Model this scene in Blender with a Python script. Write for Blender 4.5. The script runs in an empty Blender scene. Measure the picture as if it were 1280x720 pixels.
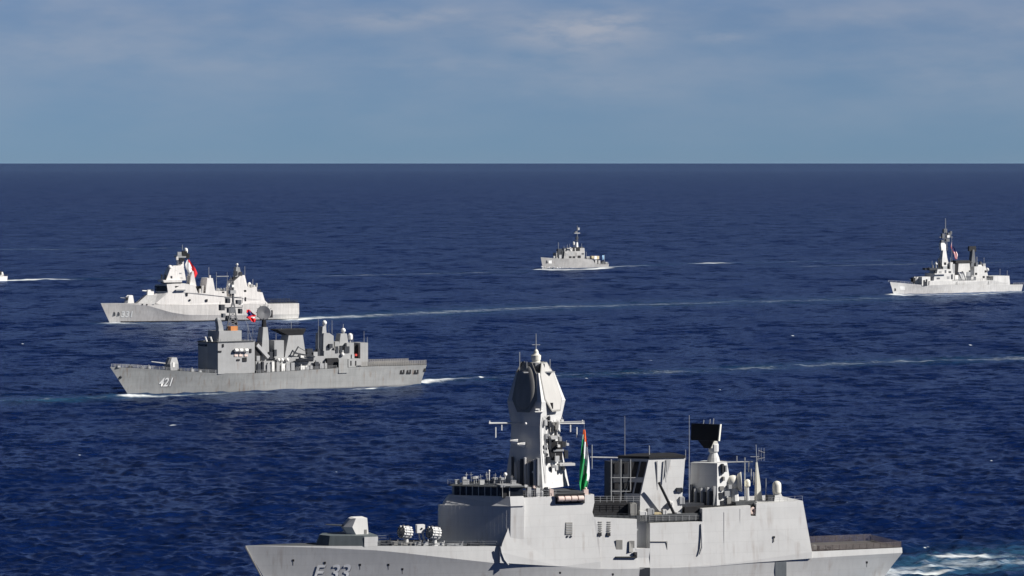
import bpy, math, random
import numpy as np
from mathutils import Vector, Matrix

random.seed(7)
R = math.radians
scn = bpy.context.scene
COL = scn.collection

# ------------------------------------------------------------------ camera, sky, sun, exposure
FPX, CAM_H = 4500.0, 90.0                 # focal length in photo pixels, helicopter height in metres
PITCH = math.atan((360 - 203.0) / FPX)
cam_data = bpy.data.cameras.new('camera')
cam = bpy.data.objects.new('camera', cam_data)
COL.objects.link(cam)
cam.location = (0, 0, CAM_H)
cam.rotation_euler = (math.pi / 2 - PITCH, 0, 0)
cam_data.sensor_width = 36.0
cam_data.lens = 36.0 * FPX / 1280.0
cam_data.clip_start = 1.0
cam_data.clip_end = 400000.0
scn.camera = cam

SUN_AZ, SUN_EL = R(-11.5), R(34)            # azimuth from +X (counter-clockwise), elevation
SUN = Vector((math.cos(SUN_AZ) * math.cos(SUN_EL), math.sin(SUN_AZ) * math.cos(SUN_EL), math.sin(SUN_EL)))

world = bpy.data.worlds.new('World')
scn.world = world
world.use_nodes = True
wn, wl = world.node_tree.nodes, world.node_tree.links
wn.clear()
w_out = wn.new('ShaderNodeOutputWorld')
w_bg = wn.new('ShaderNodeBackground')
sky = wn.new('ShaderNodeTexSky')
sky.sky_type = 'NISHITA'
sky.sun_disc = False
sky.sun_elevation = SUN_EL
sky.sun_rotation = math.pi / 2 - SUN_AZ
sky.altitude = 50
sky.air_density = 1.0
sky.dust_density = 0.0
sky.ozone_density = 4.0
w_bg.inputs['Strength'].default_value = 0.05
# thin low cloud banks: noise in direction space, stretched along the horizon
w_tc = wn.new('ShaderNodeTexCoord')
def world_cloud(scale, loc, detail, lo, hi):
    mp = wn.new('ShaderNodeMapping'); mp.inputs['Scale'].default_value = scale; mp.inputs['Location'].default_value = loc
    nz = wn.new('ShaderNodeTexNoise'); nz.inputs['Scale'].default_value = 1.0; nz.inputs['Detail'].default_value = detail
    nz.inputs['Roughness'].default_value = 0.55
    mr = wn.new('ShaderNodeMapRange'); mr.interpolation_type = 'SMOOTHSTEP'
    mr.inputs['From Min'].default_value = lo; mr.inputs['From Max'].default_value = hi
    wl.new(w_tc.outputs['Generated'], mp.inputs['Vector']); wl.new(mp.outputs['Vector'], nz.inputs['Vector'])
    wl.new(nz.outputs['Fac'], mr.inputs['Value'])
    return mr.outputs['Result']
c1 = world_cloud((24, 24, 80), (3.1, 0.4, 1.3), 4, 0.22, 0.80)      # broad veils
c2 = world_cloud((75, 75, 260), (1.7, 0.2, 7.9), 6, 0.24, 0.66)      # texture inside the cloud banks
sepd = wn.new('ShaderNodeSeparateXYZ'); wl.new(w_tc.outputs['Generated'], sepd.inputs[0])
up2 = wn.new('ShaderNodeMapRange')
up2.inputs['From Min'].default_value = 0.004; up2.inputs['From Max'].default_value = 0.04; up2.inputs['To Min'].default_value = 0.15
wl.new(sepd.outputs['Z'], up2.inputs['Value'])
def wmath(op, a, b):
    n = wn.new('ShaderNodeMath'); n.operation = op
    for i, v in enumerate((a, b)):
        if isinstance(v, (int, float)): n.inputs[i].default_value = v
        else: wl.new(v, n.inputs[i])
    return n.outputs[0]
ax = wmath('DIVIDE', sepd.outputs['X'], sepd.outputs['Y'])
banks = None
for px, py, w, h, k in ((705, 42, 85, 26, .66), (770, 28, 40, 16, .5), (480, 28, 70, 14, .5), (545, 18, 40, 8, .30), (900, 48, 42, 8, .42), (285, 24, 24, 6, .22),
                        (1190, 95, 90, 35, .16), (730, 105, 120, 28, .15), (110, 60, 140, 34, .14), (1040, 22, 110, 12, .16), (340, 75, 130, 18, .12), (560, 80, 90, 12, .14), (1270, 30, 60, 20, .2)):
    dx = wmath('DIVIDE', wmath('SUBTRACT', ax, (px - 640) / FPX), w / FPX)
    dz = wmath('DIVIDE', wmath('SUBTRACT', sepd.outputs['Z'], (204 - py) / FPX), h / FPX)
    g = wmath('EXPONENT', wmath('MULTIPLY', wmath('ADD', wmath('MULTIPLY', dx, dx), wmath('MULTIPLY', dz, dz)), -1.0), 0)
    front = wmath('GREATER_THAN', sepd.outputs['Y'], 0)
    g = wmath('MULTIPLY', wmath('MULTIPLY', g, k * .85), front)
    banks = g if banks is None else wmath('ADD', banks, g)
fac = wmath('ADD', wmath('MULTIPLY', wmath('MULTIPLY', c1, up2.outputs['Result']), 0.44), wmath('MULTIPLY', c2, banks))
tint = wn.new('ShaderNodeMix'); tint.data_type = 'RGBA'; tint.blend_type = 'MULTIPLY'
tint.inputs['Factor'].default_value = 1.0
tint.inputs['B'].default_value = (0.40, 0.575, 1.02, 1)
wl.new(sky.outputs[0], tint.inputs['A'])
mixc = wn.new('ShaderNodeMix'); mixc.data_type = 'RGBA'
mixc.inputs['B'].default_value = (5.3, 5.7, 6.7, 1)
low = wn.new('ShaderNodeMix'); low.data_type = 'RGBA'           # clean marine air: bluer low down, greyer higher up
low.inputs['A'].default_value = (0.80, 1.03, 1.20, 1); low.inputs['B'].default_value = (1.06, 0.98, 0.98, 1)
wl.new(up2.outputs['Result'], low.inputs['Factor'])
lowm = wn.new('ShaderNodeMix'); lowm.data_type = 'RGBA'; lowm.blend_type = 'MULTIPLY'; lowm.inputs['Factor'].default_value = 1.0
wl.new(tint.outputs['Result'], lowm.inputs['A']); wl.new(low.outputs['Result'], lowm.inputs['B'])
wl.new(lowm.outputs['Result'], mixc.inputs['A']); wl.new(fac, mixc.inputs['Factor'])
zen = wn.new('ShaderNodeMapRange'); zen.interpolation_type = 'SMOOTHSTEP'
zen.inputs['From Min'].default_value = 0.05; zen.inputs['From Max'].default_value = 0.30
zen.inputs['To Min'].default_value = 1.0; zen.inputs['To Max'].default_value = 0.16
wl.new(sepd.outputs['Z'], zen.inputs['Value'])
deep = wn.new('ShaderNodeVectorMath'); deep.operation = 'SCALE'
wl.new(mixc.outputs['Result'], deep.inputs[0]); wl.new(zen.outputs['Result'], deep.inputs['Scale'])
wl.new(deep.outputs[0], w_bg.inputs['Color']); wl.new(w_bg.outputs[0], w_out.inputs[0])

sun_data = bpy.data.lights.new('sun', 'SUN')
sun_data.energy = 5.0
sun_data.angle = R(0.53)
sun_data.color = (1.0, 0.965, 0.92)
sun = bpy.data.objects.new('sun', sun_data)
COL.objects.link(sun)
sun.rotation_euler = (-SUN).to_track_quat('-Z', 'Y').to_euler()
sun.location = (0, 0, 300)

vs = scn.view_settings
vs.view_transform = 'Standard'; vs.look = 'None'; vs.exposure = 0.54; vs.gamma = 1.0; vs.use_curve_mapping = False
scn.cycles.max_bounces = 6
scn.cycles.caustics_reflective = False; scn.cycles.caustics_refractive = False

# ------------------------------------------------------------------ measuring: a photo pixel as a ray from the camera
CAM = Vector((0, 0, CAM_H))
FWD = Vector((0, math.cos(PITCH), -math.sin(PITCH)))
UPV = Vector((0, math.sin(PITCH), math.cos(PITCH)))
def ray(px, py):
    return Vector((1, 0, 0)) * ((px - 640) / FPX) + UPV * ((360 - py) / FPX) + FWD
def ground(px, py):
    d = ray(px, py)
    return CAM + d * (-CAM_H / d.z)

# ------------------------------------------------------------------ materials
MATS = {}
def nodes_of(name):
    m = bpy.data.materials.new(name); m.use_nodes = True
    nt = m.node_tree
    b = nt.nodes['Principled BSDF']
    return m, nt, b
def paint(name, col, rough=0.55, var=0.10, rust=0.0, scale=0.35, streak=0.12, rustcol=(0.16, 0.085, 0.04), spec=0.3, seam=0.0):
    """weathered ship paint: large soft blotches, vertical runs, optional rust runs"""
    if name in MATS: return MATS[name]
    m, nt, b = nodes_of(name)
    N, L = nt.nodes, nt.links
    tc = N.new('ShaderNodeTexCoord')
    def noise(sc, loc, det):
        mp = N.new('ShaderNodeMapping'); mp.inputs['Scale'].default_value = sc; mp.inputs['Location'].default_value = loc
        nz = N.new('ShaderNodeTexNoise'); nz.inputs['Scale'].default_value = 1; nz.inputs['Detail'].default_value = det
        L.new(tc.outputs['Object'], mp.inputs['Vector']); L.new(mp.outputs['Vector'], nz.inputs['Vector'])
        return nz.outputs['Fac']
    n1 = noise((scale * .4, scale * .4, scale * .8), (2, 5, 1), 4)
    n2 = noise((scale * 3.4, scale * 3.4, scale * .22), (7, 1, 3), 3)
    def mr(v, a, bb, lo, hi):
        r = N.new('ShaderNodeMapRange'); r.inputs['From Min'].default_value = a; r.inputs['From Max'].default_value = bb
        r.inputs['To Min'].default_value = lo; r.inputs['To Max'].default_value = hi
        L.new(v, r.inputs['Value']); return r.outputs['Result']
    f1 = mr(n1, .3, .7, 1 - var, 1 + var); f2 = mr(n2, .35, .7, 1 + streak * .4, 1 - streak)
    mul = N.new('ShaderNodeMath'); mul.operation = 'MULTIPLY'; L.new(f1, mul.inputs[0]); L.new(f2, mul.inputs[1])
    vm = N.new('ShaderNodeVectorMath'); vm.operation = 'SCALE'; vm.inputs[0].default_value = col
    L.new(mul.outputs[0], vm.inputs['Scale'])
    colour = vm.outputs[0]
    if seam > 0:                                                    # welded plates, each a shade apart
        sp = N.new('ShaderNodeSeparateXYZ'); L.new(tc.outputs['Object'], sp.inputs[0])
        cb = N.new('ShaderNodeCombineXYZ'); L.new(sp.outputs['X'], cb.inputs['X']); L.new(sp.outputs['Z'], cb.inputs['Y'])
        bk = N.new('ShaderNodeTexBrick'); bk.inputs['Scale'].default_value = 1.0
        bk.inputs['Brick Width'].default_value = 6.4; bk.inputs['Row Height'].default_value = 2.3; bk.inputs['Mortar Size'].default_value = .05
        bk.inputs['Color1'].default_value = (1, 1, 1, 1); bk.inputs['Color2'].default_value = (1 - seam * .5,) * 3 + (1,); bk.inputs['Mortar'].default_value = (1 - seam * 1.6,) * 3 + (1,)
        L.new(cb.outputs[0], bk.inputs['Vector'])
        mb = N.new('ShaderNodeVectorMath'); mb.operation = 'MULTIPLY'; L.new(colour, mb.inputs[0]); L.new(bk.outputs['Color'], mb.inputs[1]); colour = mb.outputs[0]
    if rust > 0:
        n3 = noise((scale * 2.6, scale * 2.6, scale * .16), (11, 4, 9), 4)
        n4 = noise((scale * .7, scale * .7, scale * .7), (3, 8, 2), 2)
        mm = N.new('ShaderNodeMath'); mm.operation = 'MULTIPLY'
        L.new(mr(n3, .54, .72, 0, 1), mm.inputs[0]); L.new(mr(n4, .42, .62, 0, rust), mm.inputs[1])
        mx = N.new('ShaderNodeMix'); mx.data_type = 'RGBA'; mx.inputs['B'].default_value = (*rustcol, 1)
        L.new(mm.outputs[0], mx.inputs['Factor']); L.new(colour, mx.inputs['A']); colour = mx.outputs['Result']
    L.new(colour, b.inputs['Base Color'])
    b.inputs['Roughness'].default_value = rough
    b.inputs['Specular IOR Level'].default_value = spec
    # faint plate distortion
    bp = N.new('ShaderNodeBump'); bp.inputs['Strength'].default_value = 0.10; bp.inputs['Distance'].default_value = 0.12
    n5 = noise((.55, .55, .45), (1, 1, 1), 2)
    L.new(n5, bp.inputs['Height']); L.new(bp.outputs['Normal'], b.inputs['Normal'])
    MATS[name] = m
    return m
P = paint
frig_grey = P('frigate_grey_paint', (0.56, 0.56, 0.55), seam=0.06, rust=0.28, var=0.04, streak=0.03)
frig_hull = P('frigate_hull_paint', (0.54, 0.54, 0.53), seam=0.06, rust=0.3, var=0.04, streak=0.05)
frig_shaded = P('frigate_shaded_grey', (0.085, 0.095, 0.125), var=0.12)  # frigate grey with the forward faces' shade mixed in; assigned nowhere
deck_dark = P('deck_paint', (0.07, 0.075, 0.08), var=0.2, rough=.8)
deck_brown = P('brown_deck_paint', (0.095, 0.088, 0.085), var=0.2, rough=.8)
soot_shade_black = P('soot_and_shade_black', (0.018, 0.018, 0.02), var=0.2, rough=.8)  # funnel soot, black gear, and painted shade inside openings and gaps
dark_gear = P('dark_gear', (0.035, 0.038, 0.045), var=0.25)
white_p = P('white_paint', (0.76, 0.75, 0.72), var=0.05, streak=.05)
cream_p = P('radome_cream', (0.70, 0.68, 0.60), var=0.04, streak=.04)
panel_p = P('radar_panel_grey', (0.42, 0.41, 0.39), var=0.05, streak=.05)
panel_edge = P('radar_panel_edge', (0.24, 0.235, 0.22), var=0.05)
ship421 = P('mid_grey_paint', (0.31, 0.315, 0.31), seam=0.09, rust=0.6, var=0.09, streak=0.10)
ship421b = P('mid_grey_upper_paint', (0.33, 0.333, 0.333), rust=0.3, var=0.07, streak=.06)
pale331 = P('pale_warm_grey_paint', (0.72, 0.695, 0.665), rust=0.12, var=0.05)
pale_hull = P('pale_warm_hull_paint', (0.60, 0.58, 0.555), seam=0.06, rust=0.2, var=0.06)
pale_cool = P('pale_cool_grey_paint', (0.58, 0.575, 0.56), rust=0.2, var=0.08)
mine_grey = P('patrol_light_grey_paint', (0.34, 0.335, 0.33), rust=0.4, var=0.12)
orange_p = P('orange_cover', (0.55, 0.22, 0.07), var=0.08)
pink_p = P('faded_raft_canister', (0.70, 0.56, 0.50), var=0.08)
num_white = P('number_white', (0.80, 0.80, 0.78), var=0.04, streak=.05)
num_shade = P('number_shadow', (0.15, 0.15, 0.16), var=0.1)
num_faint = P('number_faint_white', (0.74, 0.73, 0.71), var=0.04)
net_p = P('net_brown', (0.13, 0.11, 0.105), var=0.2, rough=.9)
rust_red = P('red_gear', (0.5, 0.05, 0.04), var=.1)
olive = P('canvas_tan', (0.45, 0.38, 0.24), var=.15)
glass = P('bridge_glass', (0.012, 0.015, 0.02), var=.1, rough=.15, spec=.5)
lattice_dark = P('lattice_dark_grey', (0.12, 0.125, 0.135), var=.15)
num_soft = P('number_worn_white', (0.82, 0.82, 0.81), var=0.08)
mast_grey = P('mast_grey', (0.33, 0.335, 0.34), var=.1)
fl_orange = P('flag_saffron', (0.80, 0.16, 0.05), var=.05, rough=.9)
fl_white = P('flag_white', (0.80, 0.80, 0.80), var=.03, rough=.9)
fl_green = P('flag_green', (0.015, 0.26, 0.075), var=.08, rough=.9)
fl_red = P('flag_red', (0.62, 0.025, 0.03), var=.05, rough=.9)
fl_blue = P('flag_blue', (0.02, 0.025, 0.12), var=.05, rough=.9)
boot_black = P('boot_topping', (0.02, 0.02, 0.022), var=.2)

# ------------------------------------------------------------------ mesh builder
class MB:
    def __init__(s): s.v, s.f, s.m = [], [], []
    def add(s, vs_, fs, mi=0):
        o = len(s.v); s.v += [tuple(p) for p in vs_]
        for f in fs: s.f.append([i + o for i in f]); s.m.append(mi)
        return s
    def rings(s, rs, cap=True, mi=0):
        n = len(rs[0]); vs_ = [p for r in rs for p in r]; fs = []
        for k in range(len(rs) - 1):
            for i in range(n):
                j = (i + 1) % n
                fs.append((k * n + i, k * n + j, (k + 1) * n + j, (k + 1) * n + i))
        if cap: fs += [tuple(range(n))[::-1], tuple(range((len(rs) - 1) * n, len(rs) * n))]
        return s.add(vs_, fs, mi)
    def box(s, x0, x1, y0, y1, z0, z1, mi=0):
        return s.rings([[(x0, y0, z), (x1, y0, z), (x1, y1, z), (x0, y1, z)] for z in (z0, z1)], True, mi)
    def prism(s, plan, z0, z1, top=None, mi=0):
        """plan [(x, y)] extruded upward; top: scale (and shift) of the upper outline"""
        t = top or plan
        return s.rings([[(x, y, z0) for x, y in plan], [(x, y, z1) for x, y in t]], True, mi)
    def slab(s, prof, y0, y1, mi=0):
        """profile [(x, z)] extruded sideways"""
        return s.rings([[(x, y0, z) for x, z in prof], [(x, y1, z) for x, z in prof]], True, mi)
    def tube(s, p, q, r, r2=None, n=6, mi=0):
        p, q = Vector(p), Vector(q); r2 = r if r2 is None else r2
        d = (q - p).normalized()
        a = d.orthogonal().normalized(); b = d.cross(a)
        ring = lambda c, rr: [tuple(c + (a * math.cos(t) + b * math.sin(t)) * rr) for t in [2 * math.pi * i / n for i in range(n)]]
        return s.rings([ring(p, r), ring(q, r2)], True, mi)
    def lathe(s, c, prof, axis=(0, 0, 1), n=14, mi=0):
        """prof [(radius, height)] turned round an axis through c"""
        c, d = Vector(c), Vector(axis).normalized()
        a = d.orthogonal().normalized(); b = d.cross(a)
        rs = [[tuple(c + d * h + (a * math.cos(t) + b * math.sin(t)) * max(r, .001)) for t in [2 * math.pi * i / n for i in range(n)]] for r, h in prof]
        return s.rings(rs, True, mi)
    def ball(s, c, r, n=12, mi=0):
        return s.lathe(c, [(r * math.sin(t), -r * math.cos(t)) for t in [math.pi * i / 8 for i in range(9)]], n=n, mi=mi)
    def capsule(s, c, r, h, n=12, mi=0):
        pr = [(r * .9, 0), (r, h * .15), (r, h - r)] + [(r * math.cos(t), h - r + r * math.sin(t)) for t in [math.pi / 2 * i / 5 for i in range(1, 6)]]
        return s.lathe(c, pr, n=n, mi=mi)
    def build(s, name, mat, parent=None, smooth=False, loc=None):
        me = bpy.data.meshes.new(name)
        me.from_pydata(s.v, [], s.f)
        for m in (mat if isinstance(mat, (list, tuple)) else [mat]): me.materials.append(m)
        me.polygons.foreach_set('material_index', s.m)
        import bmesh
        bm = bmesh.new(); bm.from_mesh(me); bmesh.ops.recalc_face_normals(bm, faces=bm.faces); bm.to_mesh(me); bm.free()
        if smooth: me.polygons.foreach_set('use_smooth', [True] * len(me.polygons))
        o = bpy.data.objects.new(name, me); COL.objects.link(o)
        if parent is not None: o.parent = parent
        return o

def railing(pts, h=1.1, step=2.0, r=.04, wires=3):
    m = MB()
    pts = [Vector(p) for p in pts]
    for a, b in zip(pts, pts[1:]):
        n = max(1, int(round((b - a).length / step)))
        for i in range(n + 1):
            p = a.lerp(b, i / n); m.tube(p, p + Vector((0, 0, h)), r, n=4)
        for w in range(1, wires + 1):
            z = Vector((0, 0, h * w / wires)); m.tube(a + z, b + z, r * .7, n=4)
    return m

# ------------------------------------------------------------------ a ship's own frame
class Ship:
    """origin on the water amidships, x towards the bow, y to port, z up"""
    def __init__(s, name, label, cat, bow, stern, group='warships steaming in formation'):
        b, a = ground(*bow), ground(*stern)
        s.o = (a + b) / 2; s.ux = (b - a).normalized(); s.uy = Vector((-s.ux.y, s.ux.x, 0)); s.L = (b - a).length
        s.root = bpy.data.objects.new(name, None); COL.objects.link(s.root)
        s.root.location = s.o; s.root.rotation_euler = (0, 0, math.atan2(s.ux.y, s.ux.x))
        s.root['label'] = label; s.root['category'] = cat; s.root['group'] = group
    def at(s, px, py, lat=0.0):
        """the (x, z) that a photo pixel has on the ship's lengthwise plane at lateral offset lat"""
        d = ray(px, py); w = s.o + s.uy * lat
        M = Matrix((s.ux, (0, 0, 1), -d)).transposed()
        r = M.inverted() @ (CAM - w)
        return r.x, r.y
    def pt(s, px, py, lat=0.0):
        x, z = s.at(px, py, lat); return Vector((x, lat, z))
    def x(s, px, py, lat=0.0): return s.at(px, py, lat)[0]
    def z(s, px, py, lat=0.0): return s.at(px, py, lat)[1]
    def line(s, pix, latf):
        out = []
        for px, py in pix:
            lat = 0.0
            for _ in range(6):
                x, z = s.at(px, py, lat); lat = latf(x, z)
            out.append((x, lat, z))
        return out
    def world(s, p): return s.o + s.ux * p[0] + s.uy * p[1] + Vector((0, 0, p[2]))
    # quick parts
    def box(s, name, mat, px0, py0, px1, py1, y0, y1, parent=None, base=None):
        """box whose port face (at y1) spans two photo corners, reaching across to y0"""
        xa, zt = s.at(px0, py0, y1); xb, zb = s.at(px1, py1, y1)
        if base is not None: zb = base
        return MB().box(min(xa, xb), max(xa, xb), y0, y1, min(zt, zb), max(zt, zb)).build(name, mat, parent or s.root)
    def pole(s, name, mat, px, py0, py1, lat=0.0, r=.08, r2=None, px1=None, parent=None, n=6):
        return MB().tube(s.pt(px, py0, lat), s.pt(px if px1 is None else px1, py1, lat), r, r2, n).build(name, mat, parent or s.root)
    def tower(s, name, mat, levels, lat, depth, parent=None, cap=True):
        """tapered block: levels [(px_fore, px_aft, py)] traced on the port face at lat; depth across"""
        rs = []
        for k, (pa, pb, py) in enumerate(levels):
            la = lat[k] if isinstance(lat, (list, tuple)) else lat
            de = depth[k] if isinstance(depth, (list, tuple)) else depth
            xa, za = s.at(pa, py, la); xb, zb = s.at(pb, py, la)
            z = (za + zb) / 2
            rs.append([(xa, la, z), (xb, la, z), (xb, la - de, z), (xa, la - de, z)])
        return MB().rings(rs).build(name, mat, parent or s.root)

def plan_curve(t, s0, p):
    t = np.clip(t, 0, 1)
    aft = s0 + (1 - s0) * np.sin(np.clip(t / .35, 0, 1) * math.pi / 2)
    fore = 1 - np.clip((t - .48) / .52, 0, 1) ** p
    return aft * np.maximum(fore, 0)

class Hull:
    def __init__(s, ship, B, deck, bow_wl, stern_wl, knuckle=None, wlB=.93, s0=(.86, .9), p=(2.3, 1.7), tumble=0.0, n=44):
        s.ship = ship; sh = ship
        xb_d = sh.x(*deck[0], 0.0); xs_d = sh.x(*deck[-1], B * s0[1])
        dfun = lambda x, z: max(.02, float(B * plan_curve((x - xs_d) / (xb_d - xs_d), s0[1], p[0])))
        s.beam = dfun
        D = np.array(sorted(sh.line(deck, dfun)))
        xb_w = sh.x(*bow_wl, 0.0); xs_w = sh.x(*stern_wl, B * s0[0] * wlB)
        wfun = lambda x: B * wlB * plan_curve((x - xs_w) / (xb_w - xs_w), s0[0], p[1])
        if knuckle: K = np.array(sorted(sh.line(knuckle, dfun)))
        us = np.linspace(0, 1, n) ** .8
        us = 1 - (1 - np.linspace(0, 1, n)) ** 1.25
        lv = []
        xd = xs_d + us * (xb_d - xs_d); zd = np.interp(xd, D[:, 0], D[:, 2])
        xw = xs_w + us * (xb_w - xs_w); yw = np.maximum(wfun(xw), .02)
        if knuckle:
            xk = K[0, 0] + us * (K[-1, 0] - K[0, 0]); zk = np.interp(xk, K[:, 0], K[:, 2])
            yk = np.array([dfun(x, 0) for x in xk])
            zk = np.minimum(zk, zd - .05)
        else:
            f = .72; xk = xw + (xd - xw) * f; zk = zd * f
            yk = None
        yd = np.array([dfun(x, 0) for x in xd])
        if knuckle: yd = np.maximum(yd - tumble * (zd - zk), .015)
        else: yk = yw + (yd - yw) * .62
        xm = xw + (xk - xw) * .5; zm = zk * .5; ym = yw + (yk - yw) * .36
        dr = xw - (xb_w - xw) * 0.0
        lv = [(xw * .985, np.maximum(yw * .8, .015), zd * 0 - 4.0), (xw, yw, zd * 0), (xm, ym, zm), (xk, yk, zk), (xd, yd, zd)]
        s.lv = lv; s.zd = lambda x: float(np.interp(x, D[:, 0], D[:, 2])); s.yd = lambda x: float(np.interp(x, xd, yd))
        s.n = n
    def build(s, mat, deckmat, parent, boot=None):
        m = MB(); n = s.n; lv = s.lv
        V = []
        for side in (1, -1):
            for (x, y, z) in lv:
                V += [(x[i], side * y[i], z[i]) for i in range(n)]
        k = len(lv); F = []; mi = []
        idx = lambda sd, l, i: (0 if sd == 1 else k * n) + l * n + i
        for sd in (1, -1):
            for l in range(k - 1):
                for i in range(n - 1):
                    F.append((idx(sd, l, i), idx(sd, l, i + 1), idx(sd, l + 1, i + 1), idx(sd, l + 1, i))); mi.append(0)
        for l in range(k - 1):
            F.append((idx(1, l, 0), idx(1, l + 1, 0), idx(-1, l + 1, 0), idx(-1, l, 0))); mi.append(0)
            F.append((idx(1, l, n - 1), idx(1, l + 1, n - 1), idx(-1, l + 1, n - 1), idx(-1, l, n - 1))); mi.append(0)
        for i in range(n - 1):
            F.append((idx(1, k - 1, i), idx(1, k - 1, i + 1), idx(-1, k - 1, i + 1), idx(-1, k - 1, i))); mi.append(1)
        m.v = V; m.f = [list(f) for f in F]; m.m = mi
        o = m.build('hull', [mat, deckmat], parent, smooth=True)
        o.data.set_sharp_from_angle(angle=R(11))
        return o
    def side(s, x, z):
        """half-breadth of the port side at (x, z)"""
        best = None
        zs, ys = [], []
        for (X, Y, Z) in s.lv:
            o = np.argsort(X)
            zs.append(np.interp(x, X[o], Z[o])); ys.append(np.interp(x, X[o], Y[o]))
        return float(np.interp(z, zs, ys))
    def edge(s, x0, x1, n, side=1, dz=0.0, inset=.15):
        return [(x, side * max(s.yd(x) - inset, .05), s.zd(x) + dz) for x in np.linspace(x0, x1, n)]

def lettering(txt, ship, hull, px, py, height, mat, parent, shear=.0, off=.05, dx=0.0, dz=0.0, name='hull_number', aspect=1.0, bold=0.0):
    """painted characters laid on the curved port side, centred on a photo pixel"""
    cu = bpy.data.curves.new(name, 'FONT'); cu.body = txt; cu.size = 1.0; cu.align_x = 'CENTER'; cu.offset = bold
    ob = bpy.data.objects.new(name, cu); COL.objects.link(ob)
    bpy.context.view_layer.update()
    me = bpy.data.meshes.new_from_object(ob.evaluated_get(bpy.context.evaluated_depsgraph_get()))
    bpy.data.objects.remove(ob); bpy.data.curves.remove(cu)
    lat = 0.0
    for _ in range(8):
        x, z = ship.at(px, py, lat); lat = hull.side(x, z)
    s = height / .7
    for v in me.vertices:
        u, w = v.co.x, v.co.y - .35
        X = x - (u * aspect + shear * w) * s + dx; Z = z + w * s + dz
        v.co = (X, hull.side(X, Z) + off, Z)
    me.materials.append(mat)
    o = bpy.data.objects.new(name, me); COL.objects.link(o); o.parent = parent
    return o

def flag(ship, name, label, rows, lat, colour, mats, wave=.35, cat='flag', n=9):
    """rows [(py, px_left, px_right)] traced at lateral offset lat; a rippled cloth with some thickness"""
    m = MB(); rs = []
    ys = np.linspace(rows[0][0], rows[-1][0], 26)
    ry = [r[0] for r in rows]
    for y in ys:
        a = np.interp(y, ry, [r[1] for r in rows]); b = np.interp(y, ry, [r[2] for r in rows])
        rs.append([(np.interp(i / n, (0, 1), (a, b)), y) for i in range(n + 1)])
    base = None
    V = []
    for j, r in enumerate(rs):
        for i, (px, py) in enumerate(r):
            la = lat + wave * math.sin(i * 1.25 + j * .33) * (.4 + j / 26)
            p = ship.world(ship.pt(px, py, la)); V.append(p)
    c = V[0].copy(); V = [v - c for v in V]
    th = ship.uy * .02
    k = len(V); W = len(rs[0])
    m.v = [tuple(v) for v in V] + [tuple(v - th) for v in V]
    for j in range(len(rs) - 1):
        for i in range(W - 1):
            q = [j * W + i, j * W + i + 1, (j + 1) * W + i + 1, (j + 1) * W + i]
            ci = colour((i + .5) / (W - 1), (j + .5) / (len(rs) - 1))
            m.f.append(q); m.m.append(ci); m.f.append([a + k for a in q][::-1]); m.m.append(ci)
    o = m.build(name, mats, None, smooth=True)
    o.location = c
    o['label'] = label; o['category'] = cat
    return o
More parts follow.
